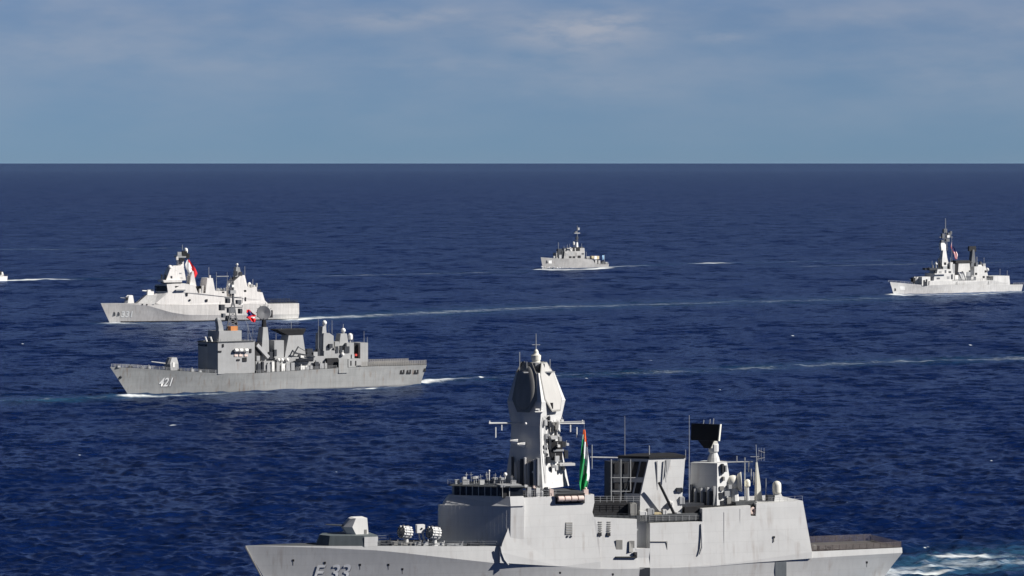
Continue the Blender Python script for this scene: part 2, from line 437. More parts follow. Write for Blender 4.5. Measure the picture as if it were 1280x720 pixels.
# ------------------------------------------------------------------ the sea: one sheet to the horizon, with real waves
def build_sea():
    sect = R(11.0)
    th_d = np.linspace(-sect, sect, 1500)
    th_o = np.concatenate([np.linspace(sect, math.pi, 60)[1:], np.linspace(-math.pi, -sect, 60)[1:-1]])
    th = np.concatenate([th_d, th_o]); nt = len(th)
    inv = np.linspace(1 / 480.0, 1 / 16000.0, 1300)             # rows dense near, sparse far
    r = np.concatenate([[5, 60, 150, 280, 400], 1 / inv, [18000, 21000, 25000, 32000, 45000, 75000, 140000, 300000]])
    nr = len(r)
    RR, TT = np.meshgrid(r, th, indexing='ij')
    X = (RR * np.sin(TT)).astype(np.float64); Y = (RR * np.cos(TT)).astype(np.float64)
    dr = np.gradient(r)[:, None]; dt = np.gradient(th); dt[np.abs(th) > sect * .999] = .06; dt = np.abs(dt)[None, :] * r[:, None]
    rng = np.random.default_rng(11)
    Z = np.zeros_like(X)
    act = slice(5, 5 + len(inv))
    Xa, Ya = X[act, :len(th_d)], Y[act, :len(th_d)]
    ta = np.arctan2(Xa, Ya); dra = dr[act]; dta = dt[act, :len(th_d)]
    Za = np.zeros_like(Xa); DX = np.zeros_like(Xa); DY = np.zeros_like(Xa)
    nw = 76
    lam = np.exp(np.linspace(math.log(2.6), math.log(38), nw))
    for l in lam:
        k = 2 * math.pi / l
        a = l * 0.0088 * min(1.0, (6 / l) ** .95) * rng.uniform(.6, 1.35)
        d = R(118) + rng.normal(0, R(48 if l < 16 else 32))      # travel direction from +X
        kx, ky = k * math.cos(d), k * math.sin(d)
        kr = np.abs(kx * np.sin(ta) + ky * np.cos(ta)); kt = np.abs(kx * np.cos(ta) - ky * np.sin(ta))
        w = np.clip(1.6 - np.maximum(kr * dra, kt * dta) / 1.25, 0, 1)
        ph = kx * Xa + ky * Ya + rng.uniform(0, 2 * math.pi)
        s_, c_ = np.sin(ph), np.cos(ph)
        Za += w * a * c_; DX -= w * a * .8 * (kx / k) * s_; DY -= w * a * .8 * (ky / k) * s_
    Z[act, :len(th_d)] = Za; X[act, :len(th_d)] += DX; Y[act, :len(th_d)] += DY
    # foam: breaking crests, wakes and bow waves, as densities on the sheet
    foam = np.zeros_like(Xa); teal = np.zeros_like(Xa)
    def streak(pix, widths, dens, tdens=None):
        P_ = [ground(*p) for p in pix]
        f = np.zeros_like(Xa); t = np.zeros_like(Xa)
        for k_ in range(len(P_) - 1):
            ax, ay, bx, by = P_[k_].x, P_[k_].y, P_[k_ + 1].x, P_[k_ + 1].y
            wmax = max(widths[k_], widths[k_ + 1]) * 2.2
            rows = np.where((Ya.min(axis=1) < max(ay, by) + wmax) & (Ya.max(axis=1) > min(ay, by) - wmax))[0]
            if len(rows) == 0: continue
            sl = slice(rows[0], rows[-1] + 1)
            xx, yy = Xa[sl], Ya[sl]
            L2 = (bx - ax) ** 2 + (by - ay) ** 2
            u = np.clip(((xx - ax) * (bx - ax) + (yy - ay) * (by - ay)) / L2, 0, 1)
            dist = np.hypot(xx - ax - u * (bx - ax), yy - ay - u * (by - ay))
            wd = widths[k_] + u * (widths[k_ + 1] - widths[k_])
            e = np.exp(-(dist / wd) ** 2)
            f[sl] = np.maximum(f[sl], e * (dens[k_] + u * (dens[k_ + 1] - dens[k_])))
            if tdens: t[sl] = np.maximum(t[sl], np.exp(-(dist / (wd * 1.5)) ** 2) * (tdens[k_] + u * (tdens[k_ + 1] - tdens[k_])))
        np.maximum(foam, f, out=foam); np.maximum(teal, t, out=teal)
    # WAKES
    streak([(1096, 721), (1140, 711), (1200, 704), (1282, 699), (1400, 692)], [7, 9, 13, 15, 15], [.72, .54, .47, .47, .42], [1, 1, 1, 1, .9])
    streak([(1135, 716), (1165, 716), (1190, 713)], [2, 2.4, 1.5], [1, 1, .5])
    streak([(1180, 697), (1222, 695)], [4, 4], [.75, .7], [.8, .8])
    streak([(521, 477.5), (545, 474.5), (575, 473), (608, 471)], [8, 9, 9, 8], [1, .8, .62, .3], [.8, .8, .6, .2])
    streak([(436, 487), (460, 486), (492, 483)], [3, 6, 3], [.55, .95, .4], [.4, .6, .3])
    streak([(159, 494.6), (200, 494.6), (262, 492), (330, 490.5)], [5, 4.5, 4, 3.5], [.85, .62, .6, .45], [.7, .6, .6, .4])
    streak([(-60, 503), (40, 500), (100, 497.5), (158, 495)], [12, 12, 10, 7], [.34, .38, .33, .36], [.7, .75, .55, .6])
    streak([(366, 399.5), (385, 398), (430, 396), (500, 393), (600, 388), (700, 383.5), (900, 378), (1110, 373)],
           [11, 15, 19, 22, 25, 28, 30, 30], [1.1, .8, .54, .46, .43, .42, .36, .34], [.9, .8, .6, .6, .55, .5, .4, .4])
    streak([(139, 403.8), (170, 404.3), (230, 403.5), (262, 403)], [8, 6, 5, 4], [.9, .6, .5, .3], [.6, .5, .4, .3])
    streak([(677.5, 336.8), (700, 337.3), (724, 336.6)], [8, 9, 7], [1.5, 1.2, .95], [.6, .6, .6])
    streak([(724, 337), (745, 336), (760, 334.5)], [7, 8, 8], [.9, 1.15, 1.1], [.5, .5, .5])
    streak([(758, 333.5), (790, 332.5), (822, 331)], [9, 9, 8], [.8, .55, .35], [.5, .5, .4])
    streak([(842, 330), (872, 329)], [10, 10], [.3, .5], [.4, .4])
    streak([(872, 329.5), (895, 328.5), (925, 328.5)], [11, 13, 9], [.6, .95, .5], [.5, .5, .4])
    streak([(930, 328.5), (1000, 327), (1110, 325)], [12, 14, 14], [.4, .36, .3], [.35, .3, .3])
    streak([(-10, 351), (30, 350), (55, 348.5), (85, 349.5), (105, 349)], [10, 11, 10, 8, 7], [.95, 1, .8, .7, .3], [.6, .6, .5, .4, .3])
    streak([(105, 348), (150, 348), (240, 347)], [10, 11, 11], [.42, .4, .3], [.3, .3, .3])
    streak([(-20, 312), (40, 311.5), (110, 312), (260, 309)], [22, 22, 22, 22], [.42, .42, .38, .32], [.3, .3, .25, .2])
    streak([(1119, 368.2), (1150, 368.8), (1210, 368), (1285, 364)], [9, 7, 7, 6], [1.1, .8, .7, .6], [.5, .5, .4, .4])
    streak([(680, 470), (800, 466), (930, 461), (1060, 454), (1100, 452.5), (1290, 447)], [12, 12, 13, 13, 14, 16], [.34, .37, .38, .45, .42, .40], [.3, .4, .4, .55, .5, .4])
    streak([(640, 471), (600, 472)], [7, 6], [.25, .3])
    streak([(1000, 333), (1280, 327)], [20, 22], [.38, .36], [.2, .2])
    streak([(400, 345), (640, 340)], [18, 18], [.38, .38], [.2, .2])
    streak([(300, 725), (345, 750)], [3, 3], [.6, .6])
    # a few separate breaking crests
    for (px, py, w, n) in [(218, 533, .8, 4), (1158, 683, .5, 2), (733, 474, .7, 2.5), (605, 472.5, 1.2, 4), (812, 451, 1, 2), (900, 487, .6, 1.5), (183, 341, 2, 2.5),
                           (990, 420, 1, 2), (1215, 431, 1, 2), (420, 590, .4, .8), (1060, 628, .35, 1), (100, 570, .4, .9), (1240, 575, .5, 1), (30, 430, .8, 2), (868, 546, .5, 1.2), (1120, 520, .6, 1.2)]:
        streak([(px - n, py), (px + n, py - .3)], [w, w * .8], [.95, .8], [.3, .3])
    V = np.stack([X, Y, Z], -1).reshape(-1, 3).astype(np.float32)
    i = np.arange(nr - 1)[:, None] * nt; j = np.arange(nt)[None, :]; j2 = (j + 1) % nt
    F = np.stack([i + j, i + nt + j, i + nt + j2, i + j2], -1).reshape(-1, 4).astype(np.int32)
    # close the hole under the helicopter
    me = bpy.data.meshes.new('sea')
    nf = len(F)
    cap = np.arange(nt)[::-1].astype(np.int32)
    me.vertices.add(len(V)); me.vertices.foreach_set('co', V.ravel())
    me.loops.add(nf * 4 + nt); me.loops.foreach_set('vertex_index', np.concatenate([F[:, ::-1].ravel(), cap[::-1]]))
    me.polygons.add(nf + 1)
    me.polygons.foreach_set('loop_start', np.concatenate([np.arange(nf) * 4, [nf * 4]]).astype(np.int32))
    me.polygons.foreach_set('use_smooth', np.ones(nf + 1, dtype=bool))
    me.update(calc_edges=True)
    if me.polygons[nf // 2].normal.z < 0: me.flip_normals()
    for nm, arr in (('foam', foam), ('aerated', teal)):
        full = np.zeros((nr, nt), dtype=np.float32); full[act, :len(th_d)] = arr
        at = me.attributes.new(nm, 'FLOAT', 'POINT'); at.data.foreach_set('value', full.ravel())
    o = bpy.data.objects.new('sea', me); COL.objects.link(o)
    o['kind'] = 'structure'
    m, nt_, b = nodes_of('sea_water')
    N, L = nt_.nodes, nt_.links
    geo = N.new('ShaderNodeNewGeometry')
    def vmath(op, a, b_=None):
        n = N.new('ShaderNodeVectorMath'); n.operation = op
        for q, v in ((0, a), (1, b_)):
            if v is None: continue
            if isinstance(v, tuple): n.inputs[q].default_value = v
            else: L.new(v, n.inputs[q])
        return n
    def fmath(op, a, b_=None, clamp=False):
        n = N.new('ShaderNodeMath'); n.operation = op; n.use_clamp = clamp
        for q, v in ((0, a), (1, b_)):
            if v is None: continue
            if isinstance(v, (int, float)): n.inputs[q].default_value = v
            else: L.new(v, n.inputs[q])
        return n.outputs[0]
    def noise(sc, rot, det, col=True, rough=.55):
        mp = N.new('ShaderNodeMapping'); mp.inputs['Scale'].default_value = sc; mp.inputs['Rotation'].default_value = (0, 0, rot)
        nz = N.new('ShaderNodeTexNoise'); nz.inputs['Scale'].default_value = 1; nz.inputs['Detail'].default_value = det; nz.inputs['Roughness'].default_value = rough
        L.new(geo.outputs['Position'], mp.inputs['Vector']); L.new(mp.outputs['Vector'], nz.inputs['Vector'])
        return nz.outputs['Color' if col else 'Fac']
    nrm = geo.outputs['Normal']
    for sc, rot, det, amp in (((.9, 1.5, 1), R(20), 3, .75), ((.16, .26, 1), R(-25), 3, .75), ((.035, .05, 1), R(10), 3, .55), ((.05, .015, 1), R(4), 4, .75), ((.0028, .005, 1), R(6), 4, .22)):
        c = vmath('SUBTRACT', noise(sc, rot, det), (.5, .5, .5)).outputs[0]
        c = vmath('MULTIPLY', c, (amp, amp, 0)).outputs[0]
        nrm = vmath('ADD', nrm, c).outputs[0]
    nrm = vmath('NORMALIZE', nrm).outputs[0]
    at1 = N.new('ShaderNodeAttribute'); at1.attribute_name = 'foam'
    at2 = N.new('ShaderNodeAttribute'); at2.attribute_name = 'aerated'
    fn = noise((.28, .5, .5), R(8), 6, False, .68)
    fn2 = noise((.05, .09, .1), R(-5), 3, False)
    fn_ = fmath('ADD', fmath('MULTIPLY', fn, .6), fmath('MULTIPLY', fn2, .8))
    ff = fmath('MULTIPLY', fmath('SUBTRACT', fmath('ADD', at1.outputs['Fac'], fmath('MULTIPLY', fn_, 1.3)), 1.23), 2.9, True)
    ff = fmath('MULTIPLY', ff, fmath('MULTIPLY', at1.outputs['Fac'], 1.25, True))
    body = N.new('ShaderNodeMix'); body.data_type = 'RGBA'
    body.inputs['A'].default_value = (0.0020, 0.0100, 0.054, 1); body.inputs['B'].default_value = (0.045, 0.14, 0.23, 1)
    tn = fmath('MULTIPLY', at2.outputs['Fac'], fmath('MULTIPLY', fmath('SUBTRACT', fn_, .3), 1.6, True), True)
    L.new(tn, body.inputs['Factor'])
    mx = N.new('ShaderNodeMix'); mx.data_type = 'RGBA'; mx.inputs['B'].default_value = (.72, .75, .76, 1)
    L.new(body.outputs['Result'], mx.inputs['A']); L.new(ff, mx.inputs['Factor'])
    # body light (diffuse) under a polarised mirror (glossy by Fresnel); foam is matt
    nt_.nodes.remove(b)
    df = N.new('ShaderNodeBsdfDiffuse'); L.new(mx.outputs['Result'], df.inputs['Color']); L.new(nrm, df.inputs['Normal'])
    gl = N.new('ShaderNodeBsdfGlossy'); gl.inputs['Color'].default_value = (.31, .39, .57, 1); gl.inputs['Roughness'].default_value = .24
    L.new(nrm, gl.inputs['Normal'])
    fr = N.new('ShaderNodeFresnel'); fr.inputs['IOR'].default_value = 1.333; L.new(nrm, fr.inputs['Normal'])
    wp = fmath('ADD', fmath('MULTIPLY', noise((.022, .008, 1), R(6), 5, False), 1.3), .35)
    fac = fmath('MULTIPLY', fmath('MULTIPLY', fr.outputs[0], wp), fmath('SUBTRACT', 1.0, fmath('MULTIPLY', ff, .9)))
    ms = N.new('ShaderNodeMixShader'); L.new(fac, ms.inputs[0]); L.new(df.outputs[0], ms.inputs[1]); L.new(gl.outputs[0], ms.inputs[2])
    L.new(ms.outputs[0], N['Material Output'].inputs['Surface'])
    me.materials.append(m)
    return o
build_sea()

# ------------------------------------------------------------------ sea haze: one thin closed box of air
def build_haze():
    o = MB().box(-9000, 9000, -400, 40000, -12, 95).build('haze', [], None)
    m = bpy.data.materials.new('haze_air'); m.use_nodes = True
    nt = m.node_tree; nt.nodes.remove(nt.nodes['Principled BSDF'])
    v = nt.nodes.new('ShaderNodeVolumePrincipled')
    v.inputs['Color'].default_value = (.42, .66, 1.0, 1); v.inputs['Density'].default_value = HAZE
    nt.links.new(v.outputs[0], nt.nodes['Material Output'].inputs['Volume'])
    o.data.materials.append(m); o['kind'] = 'stuff'
HAZE = 3e-6
build_haze()
# ================================================================== the nearest frigate
def nearest_frigate():
    S = Ship('frigate', 'large pale grey frigate nearest the camera, marked F33, with a tall faceted mast', 'frigate', (345, 748), (1106, 717.5))
    rt = S.root
    H = Hull(S, 8.9, [(307, 682), (340, 682), (400, 682.5), (500, 682.5), (626, 683), (700, 686), (760, 690), (900, 691), (1016, 689.5), (1128, 684.5)],
             (345, 748), (1104, 717), knuckle=[(307, 682.2), (340, 682.9), (400, 684.6), (472, 688), (500, 690.7), (560, 697.5), (624, 704.4), (700, 709),
                                               (760, 711.5), (850, 709.5), (940, 703), (1015, 697.5), (1128, 691)], tumble=.16, s0=(.80, .90), p=(2.2, 1.6))
    hull = H.build(frig_hull, deck_dark, rt)
    B = 8.9
    slope = .14
    zk = S.z(800, 690, B)
    latf = lambda x, z: B - .02 - slope * max(0, z - zk)
    def side_slab(name, prof, parent=rt, mat=frig_grey, inner=None):
        """flush side wall traced on the leaning port side, closed across the beam"""
        L = S.line(prof, latf)
        m = MB(); m.rings([[(x, -y, z) for x, y, z in L], L])
        return m.build(name, mat, parent)
    up = lambda x: None
    # --- flush superstructure: forward part, low middle, hangar
    sup = side_slab('superstructure', [(633, 623), (634.5, 630), (637.5, 634), (637.3, 650), (634, 664), (628, 679), (625.5, 690), (625, 703.5), (700, 708), (751, 711),
                                       (751, 702), (748, 660), (743, 647), (740.5, 640), (743, 628), (742.5, 618)])
    ht = S.line([(634, 622.6), (742, 617.6)], latf)
    xa_, xb_ = ht[0][0] - .3, ht[1][0] + .3
    MB().rings([[(xa_, y, ht[0][2] + dz) if x == 0 else (xb_, y, ht[1][2] + dz) for x, y in ((0, ht[0][1] - .35), (1, ht[1][1] - .35), (1, -ht[1][1] + .35), (0, -ht[0][1] + .35))] for dz in (.02, .08)]).build('roof_deck', deck_dark, sup)  # dark sheet added over the roof to cut sunlight bounced onto the mast
    zroof = S.z(690, 620, latf(0, S.z(690, 620, 8)))
    side_slab('midship_house', [(741, 646.5), (741, 711), (796, 711), (796, 649)])
    side_slab('boat_bay_wall', [(812.5, 654), (812.5, 711), (879, 709), (879, 652)])
    hang = side_slab('hangar', [(878, 636), (878, 709), (940, 703.5), (1014.5, 698), (1015, 690), (1003.5, 626), (945.5, 629.5), (945, 645), (938.5, 645), (938, 632)])
    # boat bay recess: an inner wall set back behind the opening
    bx0, bx1 = S.x(796, 680, 6.4), S.x(812, 680, 6.4)
    MB().box(bx1 - .6, bx0 + .6, -6.3, 6.0, H.zd(bx0) - .4, S.z(800, 652, 6)).build('bay_wall', frig_grey, rt)
    S.box('bay_sill', frig_grey, 795, 686, 813.5, 711, 5.8, 8.55)
    # --- bridge: wedge-shaped block with ribbed unlit faces, glazed band, roof slab
    zd = H.zd(S.x(560, 681, 6)) - .3
    xe = S.x(636, 640, 7.9) - .2
    xf = min(S.x(535, 650, .8), xe + 13.0)
    def wedge(grow=0.0, cut=0.0, nose=.8, half=8.3):
        return [(xe - 3, half + grow), (xe, half + grow), (xf - cut + grow, nose + grow * .5), (xf - cut + grow, -nose - grow * .5), (xe, -half - grow), (xe - 3, -half - grow)]
    z1 = S.z(600, 632, 5); z2 = S.z(600, 619.5, 5); z3 = S.z(600, 607, 5)
    br = MB().prism(wedge(), zd, z1, [(x - .1, y) for x, y in wedge()]).build('bridge', frig_grey, rt)
    ribs = MB()
    W = wedge()
    for (a, b) in ((W[1], W[2]), (W[2], W[3])):
        a, b = Vector((*a, 0)), Vector((*b, 0)); n = int((b - a).length / .8)
        for i in range(1, n):
            p = a.lerp(b, i / n); nn = (b - a).normalized(); nn = Vector((nn.y, -nn.x, 0)); nn = nn if nn.y > 0 or nn.x > 0.5 else -nn
            ribs.tube(p + Vector((0, 0, zd + .2)) + nn * .01, p + nn * .01 + Vector((0, 0, z1 - .15)), .012, n=4)
    ribs.build('rib', frig_grey, br)
    MB().prism(wedge(.25, 1.2), z1 + .003, z2 - .1, wedge(-.25, 2.0)).build('bridge_band', frig_grey, rt)
    MB().prism(wedge(-.6, 2.6), z2 - .1, z3 - .25).build('bridge_window', glass, br)
    Wm = wedge(-.55, 2.6)
    for (a, b) in ((Wm[1], Wm[2]), (Wm[2], Wm[3])):
        a, b = Vector((*a, 0)), Vector((*b, 0)); n = max(3, int((b - a).length / 1.3))
        for i in range(n + 1):
            p = a.lerp(b, i / n); MB().tube(p + Vector((0, 0, z2 - .1)), p + Vector((0, 0, z3 - .25)), .09, n=4).build('window_mullion', frig_grey, br)
    Wr = wedge(.15, 2.4)
    MB().prism(Wr, z3 - .25, z3, wedge(.0, 2.6)).build('bridge_roof', deck_dark, rt)
    rl = railing([(x, y, z3) for x, y in Wr[1:4]], 1.0, 1.8, .035, 2); rl.build('railing', mast_grey, br)
    # roof clutter: small aerials, sights, lockers
    rr = random.Random(3)
    for i in range(28):
        u = rr.random(); x = xf - 4 - u * (xf - xe - 1); y = (1 - u) * 1 + u * 6.5
        y = rr.uniform(-y * .3, y)
        k = rr.choice(['pole', 'pole', 'pole', 'sight', 'locker'])
        m = MB()
        h = rr.uniform(.9, 2.6)
        if k == 'pole': m.tube((x, y, z3), (x + rr.uniform(-.1, .3), y, z3 + h), .05).tube((x - .35, y, z3 + h * .8), (x + .35, y, z3 + h * .8), .035); nm = 'aerial'
        elif k == 'sight': m.tube((x, y, z3), (x, y, z3 + 1.0), .12).box(x - .35, x + .35, y - .25, y + .25, z3 + 1, z3 + 1.5).tube((x + .35, y, z3 + 1.25), (x + .6, y, z3 + 1.25), .14); nm = 'gun_sight'
        else: m.box(x - .5, x + .5, y - .3, y + .3, z3, z3 + .85).box(x - .55, x + .55, y - .35, y + .35, z3 + .85, z3 + .95); nm = 'deck_locker'
        m.build(nm, [mast_grey, frig_grey][rr.random() > .6], rt)
    for px, py, r in ((631.5, 593, .42), (611.5, 588.5, .2), (640, 598, .3)):
        m = MB(); p = S.pt(px, py, 3); m.ball(p, r); m.tube((p.x, p.y, z3), p, .1); m.build('small_radome', white_p, rt)
    # bridge wing opening in the side wall's forward top corner
    S.box('bridge_wing', soot_shade_black, 628, 608.5, 651, 622, 4.2, 7.55)
    for px in (628, 639, 651): S.pole('wing_post', mast_grey, px, 622, 607.5, 7.6, .07)
    S.box('wing_roof', mast_grey, 626, 606.5, 652, 608.5, 3.5, 7.7)
    # things along the roof edge behind the wing
    for i, px in enumerate((657, 661, 664, 668, 672, 677, 683, 689)):
        h = (606, 609, 612, 607, 610, 613, 609, 612)[i]
        m = MB(); p = S.pt(px, 621, 6.6)
        if i % 3 == 0: m.tube(p, S.pt(px + .5, h, 6.6), .09).box(p.x - .3, p.x + .3, 6.3, 6.9, S.z(px, h + 3, 6.6), S.z(px, h, 6.6)); nm = 'searchlight'
        elif i % 3 == 1: m.box(p.x - .45, p.x + .4, 6.2, 6.9, p.z, S.z(px, h, 6.6)).tube((p.x, 6.5, S.z(px, h, 6.6)), (p.x + .3, 6.5, S.z(px, h - 3, 6.6)), .06); nm = 'deck_locker'
        else: m.capsule((p.x, 6.5, p.z), .4, S.z(px, h, 6.6) - p.z); nm = 'vent_head'
        m.build(nm, [frig_grey, mast_grey, dark_gear, pink_p][i % 4], rt)
    # --- liferaft rack: four canisters before a dark recess
    S.box('raft_rack', soot_shade_black, 695, 617.5, 731, 629, 7.3, 7.72)
    x0, x1 = S.x(697, 623, 7.9), S.x(730, 623, 7.9)
    for i in range(4):
        xa = x0 + (x1 - x0) * (i + .06) / 4; xb = x0 + (x1 - x0) * (i + .94) / 4
        z = S.z(712, 623.3, 7.9)
        MB().lathe((min(xa, xb), 7.85, z), [(.5, 0), (.56, .08), (.56, abs(xb - xa) - .08), (.5, abs(xb - xa))], axis=(1, 0, 0)).build('life_raft', pink_p, rt)
    # --- the tall faceted mast
    hp = 6.0
    xc = S.x(677, 503, hp)
    lv = []
    for py, s in ((612, 1.12), (560, .87), (533, .84), (503, 1.0), (466.5, .66)):
        lv.append((S.z(676, py, hp * s), s))
    def ring(z, s, ch=.16):
        c = [(xc + 5.6 * s, 0), (xc, hp * s), (xc - 7.4 * s, 0), (xc, -hp * s)]
        return [(x, y, z) for x, y in c]
    mast = MB().rings([ring(z, s) for z, s in lv]).build('mast', frig_grey, rt)
    # dark forward faces are simply unlit; ribs and panels give them some life
    def face(k0, k1, i, j):
        a, b = ring(*lv[k0]), ring(*lv[k1])
        return Vector(a[i]), Vector(a[j]), Vector(b[j]), Vector(b[i])
    for (i, j, dome) in ((0, 1, True), (1, 2, False), (2, 3, False), (3, 0, True)):
        a, b, c, d = face(3, 4, i, j)
        ctr = (a + b + c + d) / 4; u = ((b - a) + (c - d)).normalized(); v = ((d - a) + (c - b)); vl = v.length / 2; v.normalize()
        n = u.cross(v); ax = ctr - Vector((xc, 0, ctr.z)); n = n if n.dot(ax) > 0 else -n
        ul = ((b - a).length + (c - d).length) / 4
        hw, hh = ul * .78, vl * .86
        oc = lambda s, o: [tuple(ctr + u * (hw * s * cx * (1 - .2 * cy)) + v * (hh * s * cy) + n * o) for cx, cy in
                           ((-.45, -1), (.45, -1), (1, -.5), (1, .5), (.45, 1), (-.45, 1), (-1, .5), (-1, -.5))]
        fr = MB().rings([oc(1.0, -.05), oc(1.0, .10)]).build('radar_panel', panel_edge, mast)
        if dome:
            el = lambda s, o: [tuple(ctr + u * (hw * .84 * s * math.cos(t) * (1 - .2 * math.sin(t))) + v * (hh * .9 * s * math.sin(t)) + n * o) for t in [2 * math.pi * q / 28 for q in range(28)]]
            MB().rings([el(math.cos(t), .1 + .40 * math.sin(t)) for t in np.linspace(0, 1.5, 9)]).build('radome_cover', panel_edge, mast, smooth=True)  # darker grey puts the unlit face's shade into the dome colour
        else:
            MB().rings([oc(.95, .1), oc(.93, .16)]).build('antenna_face', panel_p, mast)
    # ledge between the sensor head and the column; hatch; ribs on the column
    MB().rings([ring(lv[3][0] - .12, 1.008), ring(lv[3][0] + .08, 1.008)]).build('mast_ledge', frig_grey, mast)
    S.box('hatch', soot_shade_black, 688, 503.5, 691.5, 511, 4.15, 4.35, parent=mast)
    # column equipment: notch with platforms on the aft face
    def on_aft(px0, py0, px1, py1, yin, nm, mat, d=.8):
        return S.box(nm, mat, px0, py0, px1, py1, yin - d, yin, parent=mast)
    on_aft(688, 552, 703, 575, 3.6, 'equipment_bay', soot_shade_black, 1.4)
    on_aft(689, 545, 697, 549, 4.1, 'platform', frig_grey, 2.5)
    on_aft(700, 579.5, 719, 582, 3.0, 'platform', frig_grey, 2.5)
    on_aft(692, 562, 705, 564, 3.8, 'platform', mast_grey, 2.2)
    for i, (px, py, w, h, la, mt) in enumerate([(690, 531, 2, 9, 3.4, dark_gear), (694, 537, 2, 12, 3.2, dark_gear), (703, 552, 4, 7, 2.4, dark_gear), (699, 546, 3, 6, 3.0, mast_grey),
                                                (706, 563, 4, 10, 2.2, dark_gear), (694, 570, 5, 7, 4.0, frig_grey), (686, 548, 3, 14, 4.6, dark_gear), (703, 584, 3, 4, 2.9, dark_gear),
                                                (684, 571, 4, 8, 5.0, dark_gear), (708, 554, 3, 3, 2.0, frig_grey), (697, 556, 3, 3, 4.2, white_p), (690, 582, 5, 3, 4.6, mast_grey)]):
        p = S.pt(px, py, la); q = S.pt(px + w, py + h, la)
        MB().box(q.x if q.x < p.x else p.x, max(p.x, q.x), la - .7, la + .15, q.z, p.z).tube((p.x, la, p.z), (p.x, la + .1, p.z + .6), .05).build('mast_sensor', mt, mast)
    # dark-side fittings: small navigation radar, satellite horns, floodlights
    p = S.pt(674, 514, 5.6)
    MB().box(p.x - 1.0, p.x + 1.0, 5.0, 5.9, p.z - .18, p.z).tube((p.x, 5.45, p.z), (p.x, 5.45, p.z + .35), .15).box(p.x - .8, p.x + .8, 5.35, 5.6, p.z + .3, p.z + .55).build('navigation_radar', white_p, mast)
    for px, py in ((643, 552), (652, 556)):
        p = S.pt(px, py, 3.2)
        MB().lathe((p.x, 3.2, p.z), [(.25, -.9), (.45, -.2), (.6, .5), (.62, .7)], axis=(-1, .35, -.12), n=10).tube((p.x, 3.2, p.z), (p.x + .3, 2.2, p.z - .4), .12).build('jammer_horn', white_p, mast)
    for px, py, la in ((657, 529.5, 4.4), (672, 592, 5.8), (666, 590, 5.6)):
        MB().ball(S.pt(px, py, la), .28).build('floodlight', white_p, mast)
    for k in range(9):
        px = 640 + k * 4; la = 1.2 + k * .6
        S.box('cable_trunk', [dark_gear, frig_grey, mast_grey][k % 3], px, 571 + (k * 7) % 9, px + 2.2, 607, la - .3, la + .2 + .12 * k, parent=mast)
    for sgn in (0, .45):
        MB().tube(S.pt(681 + sgn * 3, 604, 5.9), S.pt(680 + sgn * 3, 520, 5.1), .05, n=4).build('ladder_rail', mast_grey, mast)
    rl2 = random.Random(9)
    for k in range(18):
        px, py = rl2.uniform(682, 706), rl2.uniform(525, 606); la = 5.4 - (px - 678) * .145
        w_, h_ = rl2.uniform(.3, .9), rl2.uniform(.4, 1.3); p = S.pt(px, py, la)
        MB().box(p.x - w_ / 2, p.x + w_ / 2, la - .9, la + .1, p.z, p.z + h_).tube((p.x, la, p.z + h_), (p.x + .1, la + .1, p.z + h_ + .6), .05, n=4).build('mast_fitting', [dark_gear, frig_grey, mast_grey, panel_edge][k % 4], mast)
    # yardarm
    y1, y2 = S.pt(611, 529, 2.0), S.pt(730.5, 529.3, 2.0)
    MB().tube(y1, y2, .2, n=6).box(min(y1.x, y2.x), max(y1.x, y2.x), 1.8, 2.2, y1.z - .12, y1.z - .02).build('yardarm', frig_grey, mast)
    for px, t, b in ((619.5, 534, 547), (721, 534, 547), (612, 526, 529), (728, 525, 529), (627, 531, 538), (713, 531, 540)):
        MB().tube(S.pt(px, t, 2.0), S.pt(px, b, 2.0), .13, n=6).build('dipole_aerial', white_p, mast)
    # masthead: small deck, stacked drums, cone and pole
    zt = lv[4][0]
    MB().prism([(xc - 4.2, -2.6), (xc + 2.8, -2.6), (xc + 2.8, 2.6), (xc - 4.2, 2.6)], zt + .02, zt + .25).build('masthead_deck', mast_grey, mast)
    xm = S.x(670, 455, 0)
    zz = lambda py: S.z(670, py, 0)
    MB().lathe((xm, 0, 0), [(1.2, zt + .2), (1.2, zz(458)), (1.9, zz(457.5)), (1.9, zz(453)), (1.1, zz(452.6))], n=16).build('masthead_drum', mast_grey, mast)
    MB().lathe((xm, 0, 0), [(.9, zz(452.8)), (.9, zz(450)), (1.0, zz(449.8)), (1.05, zz(444)), (.8, zz(443.5)), (.55, zz(441.5)), (.5, zz(439)), (.2, zz(436.5))], n=16).build('beacon', cream_p, mast)
    m = MB().tube((xm, 0, zz(437)), (xm, 0, zz(417)), .11, .05).tube(S.pt(665, 431, 0), S.pt(675, 431, 0), .06); m.build('pole_mast', mast_grey, mast)
    for px, a, b, la in ((649.5, 465, 440, 1), (687.5, 463, 449, 1), (658.5, 465, 452, 2), (680, 465, 454, 2)):
        S.pole('whip_aerial', mast_grey, px, a, b, la, .07, parent=mast)
    for px in (662, 678):
        S.box('masthead_box', dark_gear, px, 455, px + 3, 463, 1.0, 2.2, parent=mast)
    # --- amidships: dark passage, rails, funnel with louvred forward faces
    S.box('boat_deck', deck_dark, 741, 646, 880, 650, -7.2, 7.2)
    S.box('passage_house', soot_shade_black, 742, 628, 786, 648, -6.0, 5.5)
    railing([S.pt(742, 628, 7), S.pt(800, 628, 7)], 1.3, 1.6, .05, 3).build('railing', mast_grey, rt)
    railing([S.pt(743, 648, 7.3), S.pt(796, 649, 7.3)], 1.1, 1.4, .05, 3).build('railing', dark_gear, rt)
    MB().tube(S.pt(738, 571.5, 0), S.pt(812, 573, 0), .17).build('stay_boom', mast_grey, rt)
    # funnel: aft-leaning light side and unlit louvred faces
    lf = 5.2
